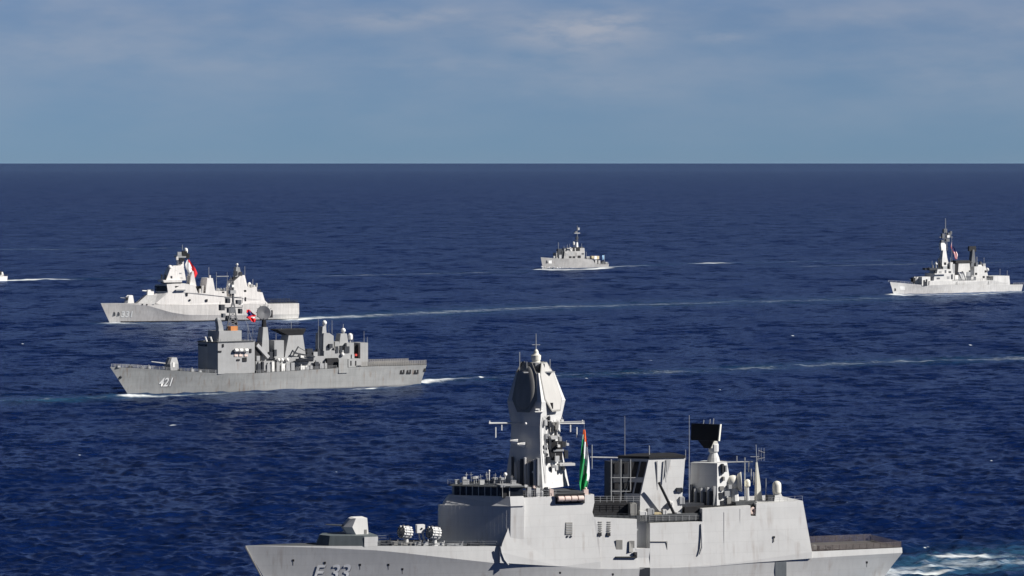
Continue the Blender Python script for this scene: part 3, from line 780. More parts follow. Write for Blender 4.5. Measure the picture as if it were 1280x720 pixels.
    fb, ft = S.z(820, 650, lf), S.z(820, 573.5, lf * .7)
    def fun(px_c, px_a, py, la, w):
        x0_, z_ = S.at(px_c, py, la); x1_ = S.x(px_a, py, la)
        return [(x0_ + w, la * .0, z_), (x0_, la, z_), (x1_, la, z_), (x1_ - .2, -la, z_), (x0_, -la, z_)]
    f0, f1, f2 = fun(799.5, 852.5, 650, 5.4, 5.0), fun(800.5, 853, 620, 4.9, 5.2), fun(811, 856.5, 573.5, 3.8, 5.6)
    fn = MB().rings([f0, f1, f2]).build('funnel', frig_grey, rt)
    # louvres on the forward port face
    def on_face(u0, u1, v0, v1, nm, mat, out=.06):
        a, b, c, d = Vector(f1[0]), Vector(f1[1]), Vector(f2[1]), Vector(f2[0])
        q = lambda u, v: a.lerp(b, u).lerp(d.lerp(c, u), v)
        n = (b - a).cross(d - a).normalized(); n = n if n.y > 0 else -n
        P4 = [q(u0, v0), q(u1, v0), q(u1, v1), q(u0, v1)]
        return MB().rings([[tuple(p) for p in P4], [tuple(p + n * out) for p in P4]]).build(nm, mat, fn)
    for iu in range(4):
        for iv in range(2):
            on_face(.06 + iu * .24, .24 + iu * .24, (.06, .5)[iv], (.36, .92)[iv], 'louvre', soot_shade_black)
    MB().rings([[(x + .3 * (1 if i == 0 else 0), y * 1.06, z + .003) for i, (x, y, z) in enumerate(f2)], [(x, y * 1.06, z + .55) for x, y, z in f2]]).build('funnel_cap', soot_shade_black, fn)
    for px, a, b in ((821.5, 576, 646), (832.5, 576, 603)):
        for_l = [(px - 10 * (k - .4) * 0, k) for k in (0, 1)]
        m = MB(); p0, p1 = S.pt(px, b, 5.15), S.pt(px + (0 if px < 825 else -2), a, 4.1); m.tube(p0, p1, .13, n=4); m.build('pipe', mast_grey, fn)
    tri = [S.pt(832.6, 574.6, 3.95), S.pt(838.5, 574.6, 3.95), S.pt(833.2, 597, 4.7)]
    MB().rings([[tuple(p) for p in tri], [tuple(p + Vector((0, .12, 0))) for p in tri]]).build('intake_slot', mast_grey, fn)
    S.box('exhaust_uptake', dark_gear, 766, 578, 798, 640, -3.0, 2.2)  # dark colour carries the shade of the funnel's unlit forward face
    for px in (764, 776, 788): S.pole('support_post', mast_grey, px, 646, 574, 3.1, .12)
    for py in (597, 614, 637): MB().tube(S.pt(763, py, 3.1), S.pt(799, py, 3.1), .09, n=4).build('platform_rail', mast_grey, rt)
    for ix in range(3):
        for iy, (a, b) in enumerate(((578, 592), (604, 611), (618, 634))):
            S.box('grille', soot_shade_black, 766 + ix * 11, a, 773.5 + ix * 11, b, 2.1, 2.32)
    # crane jib and boats' gear in front of the funnel
    MB().tube(S.pt(823.5, 603, 6.6), S.pt(844.5, 646, 6.6), .28, .32, n=6).tube(S.pt(844, 647, 6.6), S.pt(844, 652, 6.6), .5).build('crane', soot_shade_black, rt)
    for i, (px, py, w, h, mt, la) in enumerate([(788, 630, 8, 17, panel_edge, 7.0), (800, 640, 9, 11, frig_grey, 7.2), (810, 637, 8, 13, mast_grey, 6.8), (818, 642, 9, 9, olive, 7.0),
                                                (829, 638, 5, 12, frig_grey, 6.9), (836, 644, 6, 8, dark_gear, 7.1), (846, 642, 6, 9, mast_grey, 6.5), (846, 611, 8, 4, dark_gear, 5.2),
                                                (850, 622, 6, 8, mast_grey, 5.4), (838, 628, 4, 6, white_p, 6.2)]):
        p, q = S.pt(px, py, la), S.pt(px + w, py + h, la)
        m = MB().box(q.x, p.x, la - 1.4, la, q.z, p.z)
        m.box(q.x + .1, p.x - .1, la - 1.2, la - .2, p.z, p.z + .18).tube((q.x + .3, la + .02, q.z), (q.x + .3, la + .02, p.z), .07, n=4)
        m.build('deck_locker', mt, rt)
    # --- after mast with the rotating search radar
    for a in ([(853, 607, 879, 655, dark_gear)],):
        S.box('radar_room', dark_gear, 853, 630, 880, 653, -4, 4.6)
    S.box('after_house', soot_shade_black, 856, 634, 925, 640, -5, 6.0, base=S.z(880, 652, 6))
    hp2 = 4.2
    def ring2(pc, pa, py, s, w):
        x_, z_ = S.at(pc, py, hp2 * s); xa_ = S.x(pa, py, hp2 * s)
        return [(x_ + w, 0, z_), (x_, hp2 * s, z_), (xa_, hp2 * s * .75, z_), (xa_ - 1.2, 0, z_), (xa_, -hp2 * s * .75, z_), (x_, -hp2 * s, z_)]
    am = MB().rings([ring2(896, 917, 642, 1.1, 4.4), ring2(896.5, 916, 610, 1.0, 4.6), ring2(896.5, 910.5, 579, .9, 4.6)]).build('after_mast', frig_grey, rt)
    for i, (px, py, w, h) in enumerate([(903, 580, 2, 12), (907, 582, 2, 8), (900, 608, 5, 5), (899, 616, 4, 8), (906, 614, 6, 6), (909, 622, 5, 8), (901, 626, 4, 6), (911, 606, 4, 5), (904, 596, 2, 5)]):
        S.box('mast_sensor', [dark_gear, mast_grey, panel_edge][i % 3], px, py, px + w, py + h, 3.2, 4.25 + .1 * (py > 600), parent=am)
    for i in range(8):
        px = 864 + i * 4; py = 606 + (i * 5) % 11
        S.box('cable_trunk', [dark_gear, mast_grey][i % 2], px, py, px + 2.8, 632, .4 + i * .35, 1.2 + i * .42, parent=am)
    xr = S.x(892, 560, 0)
    zz = lambda py: S.z(890, py, 0)
    MB().lathe((xr, 0, 0), [(1.5, zz(580)), (1.2, zz(572)), (.8, zz(566)), (1.1, zz(564)), (1.1, zz(556)), (.6, zz(550))], n=12).build('radar_pedestal', frig_grey, am)
    # big slab antenna, turned away from the sun and tipped back
    pa, pb = S.pt(864, 541, -2.2), S.pt(899, 541, 2.4)
    ctr = (pa + pb) / 2; ctr.z = S.z(881, 540.5, .5)
    ud = (pb - pa); ud.z = 0; hw = ud.length / 2; ud.normalize(); nd = Vector((ud.y, -ud.x, 0)); nd = nd if nd.y > 0 else -nd
    hh = (S.z(881, 530, .5) - S.z(881, 551, .5)) / 2
    vd = (Vector((0, 0, 1)) - nd * .06).normalized(); nd = ud.cross(vd); nd = nd if nd.y > 0 else -nd
    q = lambda u, v, w: tuple(ctr + ud * hw * u + vd * hh * v + nd * w)
    ra = MB().rings([[q(-1, -1, w), q(.93, -1, w), q(1.02, 1, w), q(-1, 1, w)] for w in (-.5, .15)])
    ra.build('search_radar', soot_shade_black, am)
    MB().rings([[q(.94, -.98, w), q(1.0, -.98, w), q(1.09, 1.02, w), q(1.03, 1.02, w)] for w in (-.55, .22)]).build('radar_lit_edge', cream_p, am)  # sunlit edge of the slab, put in as a cream strip
    MB().rings([[q(-.5, -1.02, -.1), q(.55, -1.02, -.1), q(.55, -1.02, -1.0), q(-.5, -1.02, -1.0)], [q(-.05, -1.9, 0), q(.4, -1.9, 0), q(.4, -1.9, -.7), q(-.05, -1.9, -.7)]]).build('radar_back_frame', soot_shade_black, am)
    for u in (-.15, .3, .55): MB().tube(q(u, 1, 0), q(u + .03, 1.5 + u * .3, 0), .1).build('identification_aerial', mast_grey, am)
    S.box('radar_motor', cream_p, 888, 552, 897, 560, -.3, .9, parent=am)
    S.pole('pole_mast', mast_grey, 861.5, 628, 519, 2.0, .1, .06)
    S.pole('whip_aerial', mast_grey, 781, 572, 520, 0, .07, .04); S.pole('whip_aerial', mast_grey, 811.5, 574, 557, 0, .14, .1); S.pole('whip_aerial', mast_grey, 740, 586, 556, 1, .1)
    S.pole('whip_aerial', mast_grey, 857, 575, 562, 0, .06)
    MB().tube(S.pt(897, 578, 2), S.pt(941, 577, 2), .14).build('after_yard', mast_grey, am)
    for px, a, b in ((931, 628, 572), (921, 578, 570), (936, 590, 578)): S.pole('dipole_aerial', mast_grey, px, a, b, 2, .12)
    # fire-control dish: round reflector with deep rim on a yoke, looking aft
    p = S.pt(922, 602.5, 3.0)
    dr = MB().lathe(p, [(.05, -.35), (1.0, -.25), (1.75, .1), (2.1, .7), (2.12, .85), (1.95, .85), (1.6, .4), (.9, .12), (.05, .05)], axis=(-.93, .36, .05), n=22)
    dr.build('tracking_dish', cream_p, rt, smooth=True)
    m = MB().ball(p + Vector((1.0, -.2, 0)), 1.5); m.build('dish_drum', cream_p, rt, smooth=True)
    m = MB().tube((p.x + .8, 2.6, p.z - .8), (p.x + .6, 2.6, S.z(922, 630, 3)), .9, 1.1, n=10); m.build('dish_pedestal', frig_grey, rt)
    for px, py, r, h, pb_, la in ((934.3, 603, .62, 1.5, 628, 3.0),):
        p = S.pt(px, py, la); m = MB().capsule((p.x, la, p.z - .9), r, 1.6); m.build('small_radome', cream_p, rt, smooth=True)
        MB().tube((p.x, la, p.z - .9), (p.x, la, S.z(px, pb_, la)), .3, .45).build('radome_post', frig_grey, rt)
    # tapered plated aerial mast
    S.tower('signal_mast', cream_p, [(946.3, 953.5, 628), (946, 950, 600), (945.3, 946.9, 578)], 3.0, [1.6, 1.0, .4])
    m = MB().tube(S.pt(946, 580, 2.8), S.pt(945, 556, 2.8), .12, .06).tube(S.pt(938, 571, 2.8), S.pt(949, 571, 2.8), .06).tube(S.pt(948, 563, 2.8), S.pt(956, 566, 2.8), .05)
    for px in (948.5, 951.5, 955): m.tube(S.pt(px, 560, 2.8), S.pt(px, 576, 2.8), .04)
    m.tube(S.pt(946, 574, 2.8), S.pt(956, 572, 2.8), .05); m.build('yagi_aerial', mast_grey, rt)
    S.pole('whip_aerial', mast_grey, 957.5, 628, 598, 3.5, .1, .06)
    for px, a, b in ((939, 600, 586), (942, 606, 590)): S.pole('dipole_aerial', mast_grey, px, a, b, 1.5, .12)
    # satellite dome on its stand near the hangar top
    p = S.pt(971, 617, 4.5)
    MB().capsule((p.x, 4.5, p.z), .95, S.z(971, 601, 4.5) - p.z, n=18).build('satellite_dome', cream_p, rt, smooth=True)
    m = MB(); zb = S.z(974, 629, 4.5)
    m.rings([[(p.x + 1.0, 5.3, zb), (p.x - 1.6, 5.3, zb), (p.x - 1.6, 3.7, zb), (p.x + 1.0, 3.7, zb)], [(p.x + .6, 5.1, p.z), (p.x - .8, 5.1, p.z), (p.x - .8, 3.9, p.z), (p.x + .6, 3.9, p.z)]]).build('dome_stand', frig_grey, rt)
    S.box('locker', dark_gear, 960, 619, 967, 630, 3.5, 5.0)
    railing([S.pt(905, 637, 5.8), S.pt(940, 634, 5.8)], 1.2, 1.5, .045, 3).build('railing', dark_gear, rt)
    S.box('hangar_roof_edge', deck_dark, 920, 628, 946, 631, 2, 6.2)
    # lifebuoy recess between hangar blocks
    S.box('recess', soot_shade_black, 938.5, 632, 945, 646, 6.2, 6.9)  # black back wall stands in for the shade in the recess
    p = S.pt(941.5, 638.5, 7.3); MB().lathe(p, [(.7, -.15), (.85, 0), (.7, .15), (.4, .15), (.3, 0), (.4, -.15)], axis=(0, 1, 0)).build('lifebuoy', pink_p, rt)
    S.box('signal_lamp', panel_edge, 941, 647, 947, 653.5, 7.4, 7.85)
    # --- marks and openings on the flush side
    def decal(nm, mat, px0, py0, px1, py1, out=.05, parent=rt):
        L = S.line([(px0, py0), (px1, py0), (px1, py1), (px0, py1)], lambda x, z: latf(x, z) if z > zk and px0 > 600 else H.side(x, z))
        MB().rings([[(x, y - .1, z) for x, y, z in L], [(x, y + out, z) for x, y, z in L]]).build(nm, mat, parent)
    decal('vent', panel_edge, 707, 653, 715.5, 668, parent=sup)
    for py in (655, 658, 661, 664.5): decal('vent_slat', mast_grey, 707.6, py, 715, py + 1.1, .1, parent=sup)
    decal('scuttle', dark_gear, 708.5, 669.5, 710.5, 671.5, parent=sup); decal('scuttle', dark_gear, 713, 669.5, 715, 671.5, parent=sup)
    for px in (748, 759):
        for k in range(6): decal('ladder_rung', panel_edge, px, 652 + k * 2.6, px + 4.5, 653 + k * 2.6, .08)
        decal('fairlead', soot_shade_black, px - .5, 666.5, px + 4, 670, .08)
    decal('side_door', panel_edge, 770, 675, 778, 692, .06)
    decal('ladder', panel_edge, 786.5, 676, 793, 690, .06)
    decal('boat_sill', soot_shade_black, 769, 695.5, 795, 697.3, .5)
    decal('fender', soot_shade_black, 792, 690, 796, 697, .25)
    decal('hatch_outline', panel_edge, 812.5, 676.5, 834, 677.3, .02); decal('hatch_outline', panel_edge, 833.4, 677, 834.2, 694, .02)
    decal('shell_door', P('shell_door_grey', (.16, .175, .185)), 969, 700.5, 983, 727, .05); decal('shell_door', dark_gear, 799.5, 709.5, 812.5, 727, .05)
    for px, py in ((967.5, 671.5), (366.5, 700.5), (406, 703.5), (485.5, 706), (503, 711.5), (450, 706), (1083.5, 703), (766, 718), (700, 716)):
        decal('scuttle', soot_shade_black, px - 1.2, py - 1.3, px + 1.3, py + 1.3, .015)
        decal('rust_run', panel_edge, px - .5, py + 1.5, px + .4, py + 6, .008)
    for pts in ([(625.5, 683), (626.5, 690), (630, 699), (635.5, 706)], [(876, 655), (876.8, 672), (877, 684), (874, 693)]):
        L = S.line(pts, latf); m = MB()
        for a, b in zip(L, L[1:]): m.tube(Vector(a) + Vector((0, .06, 0)), Vector(b) + Vector((0, .06, 0)), .16, n=5)
        m.build('drain_pipe', mast_grey, rt)
    # the anchor recess and stem bar
    m = MB(); X0 = H.lv[1][0][-1]; Xd = H.lv[4][0][-1]; Zd = H.lv[4][2][-1]
    m.tube((X0 + .08, 0, -1), (Xd + .06, 0, Zd - .2), .18, n=5); m.build('stem_bar', panel_edge, rt)
    lettering('F 33', S, H, 415.5, 715.5, 3.3, num_shade, rt, shear=.25, off=.04, dx=-.13, dz=-.12, aspect=.92, bold=.006, name='number_shadow')
    lettering('F 33', S, H, 415.5, 715.5, 3.3, num_soft, rt, shear=.25, off=.09, aspect=.92, bold=.012)
    # --- foredeck: bulwark, gun platform, gun, rocket launchers, deck gear
    zd0 = H.zd(S.x(430, 682, 4)) - .2
    gx0, gx1, gx2, gx3 = S.x(394, 676, 0), S.x(411, 676, 3.2), S.x(455, 676, 5.0), S.x(472, 676, 5.0)
    zg = S.z(440, 669.8, 4.5); zg2 = S.z(400, 673, 2)
    MB().rings([[(gx0, .3, zd0), (gx1, 3.0, zd0), (gx2, 5.0, zd0), (gx3, 5.0, zd0), (gx3, -5, zd0), (gx2, -5, zd0), (gx1, -3, zd0), (gx0, -.3, zd0)],
                [(gx0 - 1, .3, zg), (gx1 - .3, 2.9, zg), (gx2, 4.9, zg), (gx3, 4.9, zg), (gx3, -4.9, zg), (gx2, -4.9, zg), (gx1 - .3, -2.9, zg), (gx0 - 1, -.3, zg)]]).build('gun_platform', P('shaded_deckhouse_grey', (.12, .14, .145)), rt)  # dark colour carries the shade of the unlit facets
    S.box('platform_side', frig_grey, 455.5, 671.5, 472.5, 683, 3.0, 5.06)
    g = 2.0
    gp = lambda px, py: S.pt(px, py, g)
    prof = [(440.5, 659), (445, 648), (459, 647.5), (460.8, 669.5), (446, 670), ]
    L1 = [S.at(px, py, g) for px, py in prof]
    gun = MB()
    fr = [(S.x(430.5, 660, 1.0), S.z(430.5, 660, 1.0))]
    xg = L1[0][0]
    outer = [(x, g, z) for x, z in L1]; inner = [(x, -g, z) for x, z in L1]
    gun.rings([inner, outer])
    turret = gun.build('gun_turret', white_p, rt)
    # faceted forward wedge of the gunhouse
    nose = MB(); a = [Vector(p) for p in (outer[1], outer[0], outer[4])]; b = [Vector(p) for p in (inner[1], inner[0], inner[4])]
    fwd = Vector((2.6, 0, 0))
    nose.rings([[tuple(a[0]), tuple(a[1]), tuple(a[2]), tuple(b[2]), tuple(b[1]), tuple(b[0])],
                [(a[0].x + .9, .9, a[0].z - .15), (a[1].x + 1.7, .9, a[1].z), (a[2].x + 1.6, .9, a[2].z + .1), (a[2].x + 1.6, -.9, a[2].z + .1), (a[1].x + 1.7, -.9, a[1].z), (a[0].x + .9, -.9, a[0].z - .15)]])
    nose.build('gunhouse_front', frig_grey, turret)
    MB().tube((a[1].x + 1.2, 0, a[1].z + .2), (a[1].x + 5.2, 0, a[1].z + .55), .2, .12, n=8).build('barrel', dark_gear, turret)
    xb_ = (L1[3][0] + L1[4][0]) / 2
    MB().lathe((xb_ + .6, 0, zg - .1), [(2.0, 0), (2.0, L1[4][1] - zg + .12)], n=20).build('gun_ring', mast_grey, turret)
    S.box('gun_hatch', panel_edge, 455.5, 662, 458.5, 667, g - .1, g + .05, parent=turret)
    # rocket launchers: horseshoe ring of twelve tubes on a pedestal
    def launcher(px, py, la):
        c = S.pt(px, py, la); e = bpy.data.objects.new('rocket_launcher', None); COL.objects.link(e); e.parent = rt
        ax = Vector((.92, .34, .14)).normalized(); sdir = ax.cross(Vector((0, 0, 1))).normalized(); udir = sdir.cross(ax).normalized()
        t = MB(); bores = MB()
        for k in range(12):
            an = math.radians(-60 + k * 300 / 11 + 0) ; an = math.radians(-240 + 300 * k / 11 + 0)
            o = c + (sdir * math.cos(an) + udir * math.sin(an)) * 1.12
            t.tube(o - ax * 1.1, o + ax * 1.1, .26, n=8); bores.tube(o + ax * 1.09, o + ax * 1.13, .2, n=8)
        for k in (-.5, .6): t.lathe(c + ax * k, [(1.38, -.07), (1.44, 0), (1.38, .07), (1.0, .07), (1.0, -.07)], axis=ax, n=20)
        t.build('tube_ring', frig_grey, e); bores.build('bore', soot_shade_black, e)
        MB().lathe((c.x - .2, la, H.zd(c.x) - .3), [(1.0, 0), (.9, .4), (.5, .7), (.45, c.z - H.zd(c.x) + .2)], n=12).box(c.x - .6, c.x + .3, la - .5, la + .5, c.z - .5, c.z + .5).build('launcher_pedestal', frig_grey, e)
    launcher(506.5, 665, 3.6); launcher(542, 666, 5.6)
    m = MB(); p = S.pt(525, 661, 4.2); m.box(p.x - .9, p.x + .8, 3.6, 4.8, p.z - .8, p.z + .9).tube((p.x - .4, 4.3, p.z - .7), (p.x - 1.2, 4.3, H.zd(p.x)), .25).tube((p.x + .3, 4.3, p.z - .7), (p.x - .2, 4.3, H.zd(p.x)), .2); m.build('loading_hoist', white_p, rt)
    MB().ball(p + Vector((-.2, .6, .1)), .22).build('lamp', dark_gear, rt)
    for i, (px, py, w, h, mt, la) in enumerate([(478, 676, 12, 6, dark_gear, 6), (492, 677.5, 7, 5, panel_edge, 6.4), (503, 679, 16, 3.5, panel_edge, 6.6), (520, 678, 8, 4, mast_grey, 6.8), (531, 677, 6, 5, frig_grey, 7), (545, 679, 12, 3.5, frig_grey, 7.2),
                                                (560, 680, 20, 2.5, mast_grey, 7.3), (586, 679, 14, 3.5, dark_gear, 7.2)]):
        p, q_ = S.pt(px, py, la), S.pt(px + w, py + h, la)
        MB().box(q_.x, p.x, la - 1.2, min(la, H.yd(p.x) - .4), q_.z - .3, p.z).tube((q_.x + .2, la - .5, p.z), (q_.x + .2, la - .5, p.z + .4), .12).build('mooring_gear', mt, rt)
    # guard rails along the bow and the boat deck, life rings on the side
    for sd in (1, -1):
        e = H.edge(S.x(622, 683, 8), S.x(475, 683, 6), 10, sd, 0, .25); railing(e, 1.0, 1.9, .035, 2).build('railing', mast_grey, rt)
    railing([S.pt(812, 651, 7.4), S.pt(878, 650.5, 7.4)], 1.1, 1.5, .04, 3).build('railing', mast_grey, rt)
    railing([S.pt(946, 629, 7.2), S.pt(1003, 625.6, 7.2)], 1.0, 1.7, .035, 2).build('railing', mast_grey, rt)
    railing([S.pt(650, 620.5, 7.4), S.pt(695, 619.5, 7.4)], 1.1, 1.5, .04, 3).build('railing', mast_grey, rt)
    # --- flight deck: brown deck sheet, safety nets on frames
    xa, xb2 = S.x(1014, 688, 8), H.lv[4][0][0]
    pts = H.edge(xa, xb2 + .1, 10, 1, .03, .5) + H.edge(xb2 + .1, xa, 10, -1, .03, .5)
    MB().rings([pts, [(x, y, z + .04) for x, y, z in pts]]).build('flight_deck', deck_brown, rt)
    for sd in (1, -1):
        e = H.edge(xa, xb2 + .3, 14, sd, .0, .1)
        m = MB(); hgt = 1.35 if sd < 0 else 1.25
        for i, (x, y, z) in enumerate(e): m.tube((x, y, z), (x, y + sd * .15, z + hgt), .07, n=4)
        m.build('net_post', net_p, rt)
        m = MB()
        for a, b in zip(e, e[1:]):
            a, b = Vector(a), Vector(b); o = Vector((0, sd * .12, 0))
            for k in range(1, 9): m.tube(a + Vector((0, sd * .15 * k / 8, hgt * k / 8)), b + Vector((0, sd * .15 * k / 8, hgt * k / 8)), .035, n=3)
            for k in range(1, 7):
                p0 = a.lerp(b, k / 7); m.tube(p0, p0 + Vector((0, sd * .15, hgt)), .035, n=3)
        m.build('safety_net', net_p, rt)
    a, b = Vector(H.edge(xb2 + .2, xb2 + .2, 1, 1)[0]), Vector(H.edge(xb2 + .2, xb2 + .2, 1, -1)[0])
    m = MB()
    for k in range(1, 9): m.tube(a + Vector((0, 0, 1.3 * k / 8)), b + Vector((0, 0, 1.3 * k / 8)), .035, n=3)
    for k in range(0, 31): m.tube(a.lerp(b, k / 30), a.lerp(b, k / 30) + Vector((0, 0, 1.3)), .05, n=3)
    m.build('safety_net', net_p, rt)
    for i, (px, w, h) in enumerate(((1018, 3, 7), (1023, 2, 6), (1030, 8, 3), (1036, 3, 5), (1044, 6, 2.5), (1062, 5, 2), (1084, 6, 2))):
        S.box('deck_fitting', [panel_edge, dark_gear][i % 2], px, 688.5 - h, px + w, 689.5, 6.6, 7.6)
    railing([S.pt(1005, 690, 2), S.pt(1015, 690, 6.5)], 1.4, 1, .05).build('railing', dark_gear, rt)
    # hangar side panel seams
    for px, a, b in ((905, 640, 705), (925, 636, 704), (955, 631, 701)): decal('seam_strip', frig_hull, px, a, px + .7, b, .03)
    # ensign at the mast's yard
    p = S.pt(730, 538, 2.6)
    flag(S, 'ship_flag', 'orange, white and green flag hanging limp from the nearest frigate', [(537, 729, 731.4), (550, 727.8, 733.4), (565, 726.4, 735.2), (580, 725, 736.6), (595, 724.2, 737), (604, 724.2, 735.5), (613, 725.6, 733)], 3.0,
         lambda s, t: 0 if t - .22 * (s - .5) < .17 else (1 if t - 1.0 * (s - .5) < .50 else 2), [fl_orange, fl_white, fl_green])
    MB().tube(S.pt(730.3, 529, 3.0), S.pt(729.5, 620, 3.0), .035, n=4).build('halyard', mast_grey, rt)
    p = S.pt(732, 617, 6.6); MB().box(p.x - .5, p.x + .5, 6.2, 7.0, p.z - .5, p.z + .9).ball((p.x, 6.6, p.z + 1.1), .3).build('signal_stand', pink_p, rt)
nearest_frigate()
# ================================================================== the mid-grey frigate marked 421
def grey_frigate():
    S = Ship('frigate', 'mid grey frigate marked 421 with black-topped funnel and open lattice mast', 'frigate', (160, 493), (527, 478.5))
    rt = S.root; B = 7.6
    H = Hull(S, B, [(137.5, 458.5), (170, 460), (213, 463), (272, 466.5), (320, 466.5), (400, 461.5), (425, 460), (472, 457.5), (500, 457), (533.5, 456)],
             (160, 493), (526, 477), wlB=.9, s0=(.84, .92), p=(2.4, 1.7))
    H.build(ship421, deck_dark, rt)
    W = 6.4                                                          # half width of the houses
    at = S.at
    def blk(nm, mat, pf, pa, pt_, pb, half=W, rake=0.0, cham=0.0, parent=None, lat=None):
        """deckhouse across the beam: forward and aft port corners, top and bottom in photo pixels"""
        la = half if lat is None else lat
        x0 = S.x(pf, pb, la); x1 = S.x(pa, pb, la); z0 = S.z((pf + pa) / 2, pb, la); z1 = S.z((pf + pa) / 2, pt_, la)
        fr = lambda r: ([(x0 + cham - r, half - cham), (x0 - r, half)] if cham else [(x0 - r, half)])
        plan = lambda r: fr(r) + [(x1, half), (x1, -half)] + [(x, -y) for x, y in fr(r)[::-1]]
        return MB().rings([[(x, y, z0) for x, y in plan(0)], [(x, y, z1) for x, y in plan(rake)]]).build(nm, mat, parent or rt)
    sup = blk('superstructure', ship421b, 272.5, 318.5, 427.5, 466.8, W + .5, cham=3.0)
    # bridge windows and roof
    blk('bridge_window', glass, 271.5, 287, 430.5, 433, W + .1, cham=3.4, parent=sup)
    up_ = blk('upper_bridge', ship421b, 273, 302, 413.5, 428, 4.6, rake=.4)
    blk('roof_rail', deck_dark, 272, 318, 426.7, 427.6, W + .8, cham=3.0, parent=sup)
    def B_(nm, mat, px0, py0, px1, py1, y0, y1, base=None): return S.box(nm, mat, px0, py0, px1, py1, y0, y1, base=base)
    # bow bulwark rail
    for sd in (1, -1):
        e = H.edge(S.x(275, 465, B), H.lv[4][0][-1] - .6, 16, sd, 0, .1)
        railing(e, 1.15, 1.9, .07, 3).build('railing', mast_grey, rt)
        e = H.edge(S.x(533, 456, B), S.x(470, 457, B), 8, sd, 0, .1)
    # foredeck gear
    for i, px in enumerate((148, 163, 178, 186, 226, 240, 250, 258, 267)):
        la = max(.6, H.yd(S.x(px, 464, 3)) * .55)
        p = S.pt(px, 462 + (px - 140) * .03, la)
        h = (.9, 1.3, .8, 1.6, 1.2, 1.6, .9, 1.8, 2.2)[i]
        MB().box(p.x - .6, p.x + .6, la - .6, la + .6, H.zd(p.x) - .1, H.zd(p.x) + h * .6).tube((p.x, la, H.zd(p.x)), (p.x, la, H.zd(p.x) + h), .2).build(['winch', 'vent_head', 'deck_locker'][i % 3], [mast_grey, dark_gear, ship421b][i % 3], rt)
    # gun
    p = S.pt(217, 462, 2.2); zg = H.zd(p.x)
    zt = S.z(217, 447.2, 2.2)
    g = MB().rings([[(p.x + 1.9, 1.2, zg), (p.x + 1.2, 2.2, zg), (p.x - 2.2, 2.2, zg), (p.x - 2.2, -2.2, zg), (p.x + 1.2, -2.2, zg), (p.x + 1.9, -1.2, zg)],
                    [(p.x + 2.3, 1.2, zg + 2.4), (p.x + 1.5, 2.1, zg + 2.6), (p.x - 2.2, 2.1, zg + 2.6), (p.x - 2.2, -2.1, zg + 2.6), (p.x + 1.5, -2.1, zg + 2.6), (p.x + 2.3, -1.2, zg + 2.4)],
                    [(p.x + 1.0, .9, zt), (p.x + .4, 1.5, zt), (p.x - 1.8, 1.5, zt), (p.x - 1.8, -1.5, zt), (p.x + .4, -1.5, zt), (p.x + 1.0, -.9, zt)]]).build('gun_turret', ship421b, rt)
    MB().tube((p.x + 1.8, 0, zg + 2.6), (p.x + 8.6, 0, zg + 3.6), .28, .2, n=8).build('barrel', mast_grey, g)
    S.box('gun_hatch', white_p, 216, 453, 218.5, 459, 2.05, 2.25, parent=g)
    # lattice foremast
    fm = bpy.data.objects.new('foremast', None); COL.objects.link(fm); fm.parent = rt
    leg = lambda px0, py0, la0, px1, py1, la1, r=.16: MB().tube(S.pt(px0, py0, la0), S.pt(px1, py1, la1), r, r * .7, n=5)
    for (a, la) in ((283, 1.6), (283, -1.6), (298, 1.6), (298, -1.6)):
        leg(a, 414, la, 290.2 if a < 290 else 292.5, 378, la * .3, .3).build('mast_leg', lattice_dark, fm)
    m = MB()
    for k in range(6):
        t0, t1 = k / 6, (k + 1) / 6
        xl = lambda t: 283 + 7.2 * t; xr = lambda t: 298 - 5.5 * t; yy = lambda t: 414 - 36 * t
        for la in (1.6, -1.6):
            f = lambda t: la * (1 - .7 * t)
            m.tube(S.pt(xl(t0), yy(t0), f(t0)), S.pt(xr(t1), yy(t1), f(t1)), .16, n=4).tube(S.pt(xr(t0), yy(t0), f(t0)), S.pt(xl(t1), yy(t1), f(t1)), .16, n=4).tube(S.pt(xl(t1), yy(t1), f(t1)), S.pt(xr(t1), yy(t1), f(t1)), .16, n=4)
    m.build('bracing', lattice_dark, fm)
    leg(291.5, 380, 0, 291.5, 352, 0, .55).build('pole', lattice_dark, fm)
    leg(274, 385, 0, 303, 384, 0, .26).build('yardarm', lattice_dark, fm)
    leg(281, 372, 0, 302, 371.5, 0, .24).build('yardarm', lattice_dark, fm)
    for px, py, w, h, mt in ((276, 381, 5, 7, dark_gear), (284, 373, 4, 6, dark_gear), (297, 375, 5, 5, lattice_dark), (288, 363, 7, 4, ship421b), (279, 392, 3, 5, lattice_dark), (300, 386, 3, 6, dark_gear), (286, 385, 8, 6, lattice_dark),
                             (284, 395, 5, 6, dark_gear), (292, 398, 5, 8, dark_gear), (290, 356, 3, 3, white_p), (301, 379, 3, 2, white_p)):
        S.box('mast_sensor', mt, px, py, px + w, py + h, -.9, .9, parent=fm)
    for px, a, b in ((303, 384, 372), (275, 385, 377), (288, 356, 345)): S.pole('whip_aerial', lattice_dark, px, a, b, 0, .1, parent=fm)
    S.box('orange_cover', orange_p, 288.5, 408, 297, 413.8, 1.8, 4.2)
    S.tower('director_stand', ship421b, [(273, 281, 427), (273.5, 279, 409), (272, 276.5, 400)], 3.4, 2.4)
    p = S.pt(272, 400, 2.4); MB().ball(p, 1.0).build('director', mast_grey, rt)
    for px, py, hgt in ((247, 424, 7), (251, 424, 5), (258, 425, 8), (241, 425, 4), (263, 426, 4)): S.pole('whip_aerial', mast_grey, px + 14, 427, py - hgt + 4, 1.0, .12)
    for px in (265, 258.5): MB().tube(S.pt(px, 427, 3.5), S.pt(px - 2, 421, 3.5), .35).build('searchlight', white_p, rt)
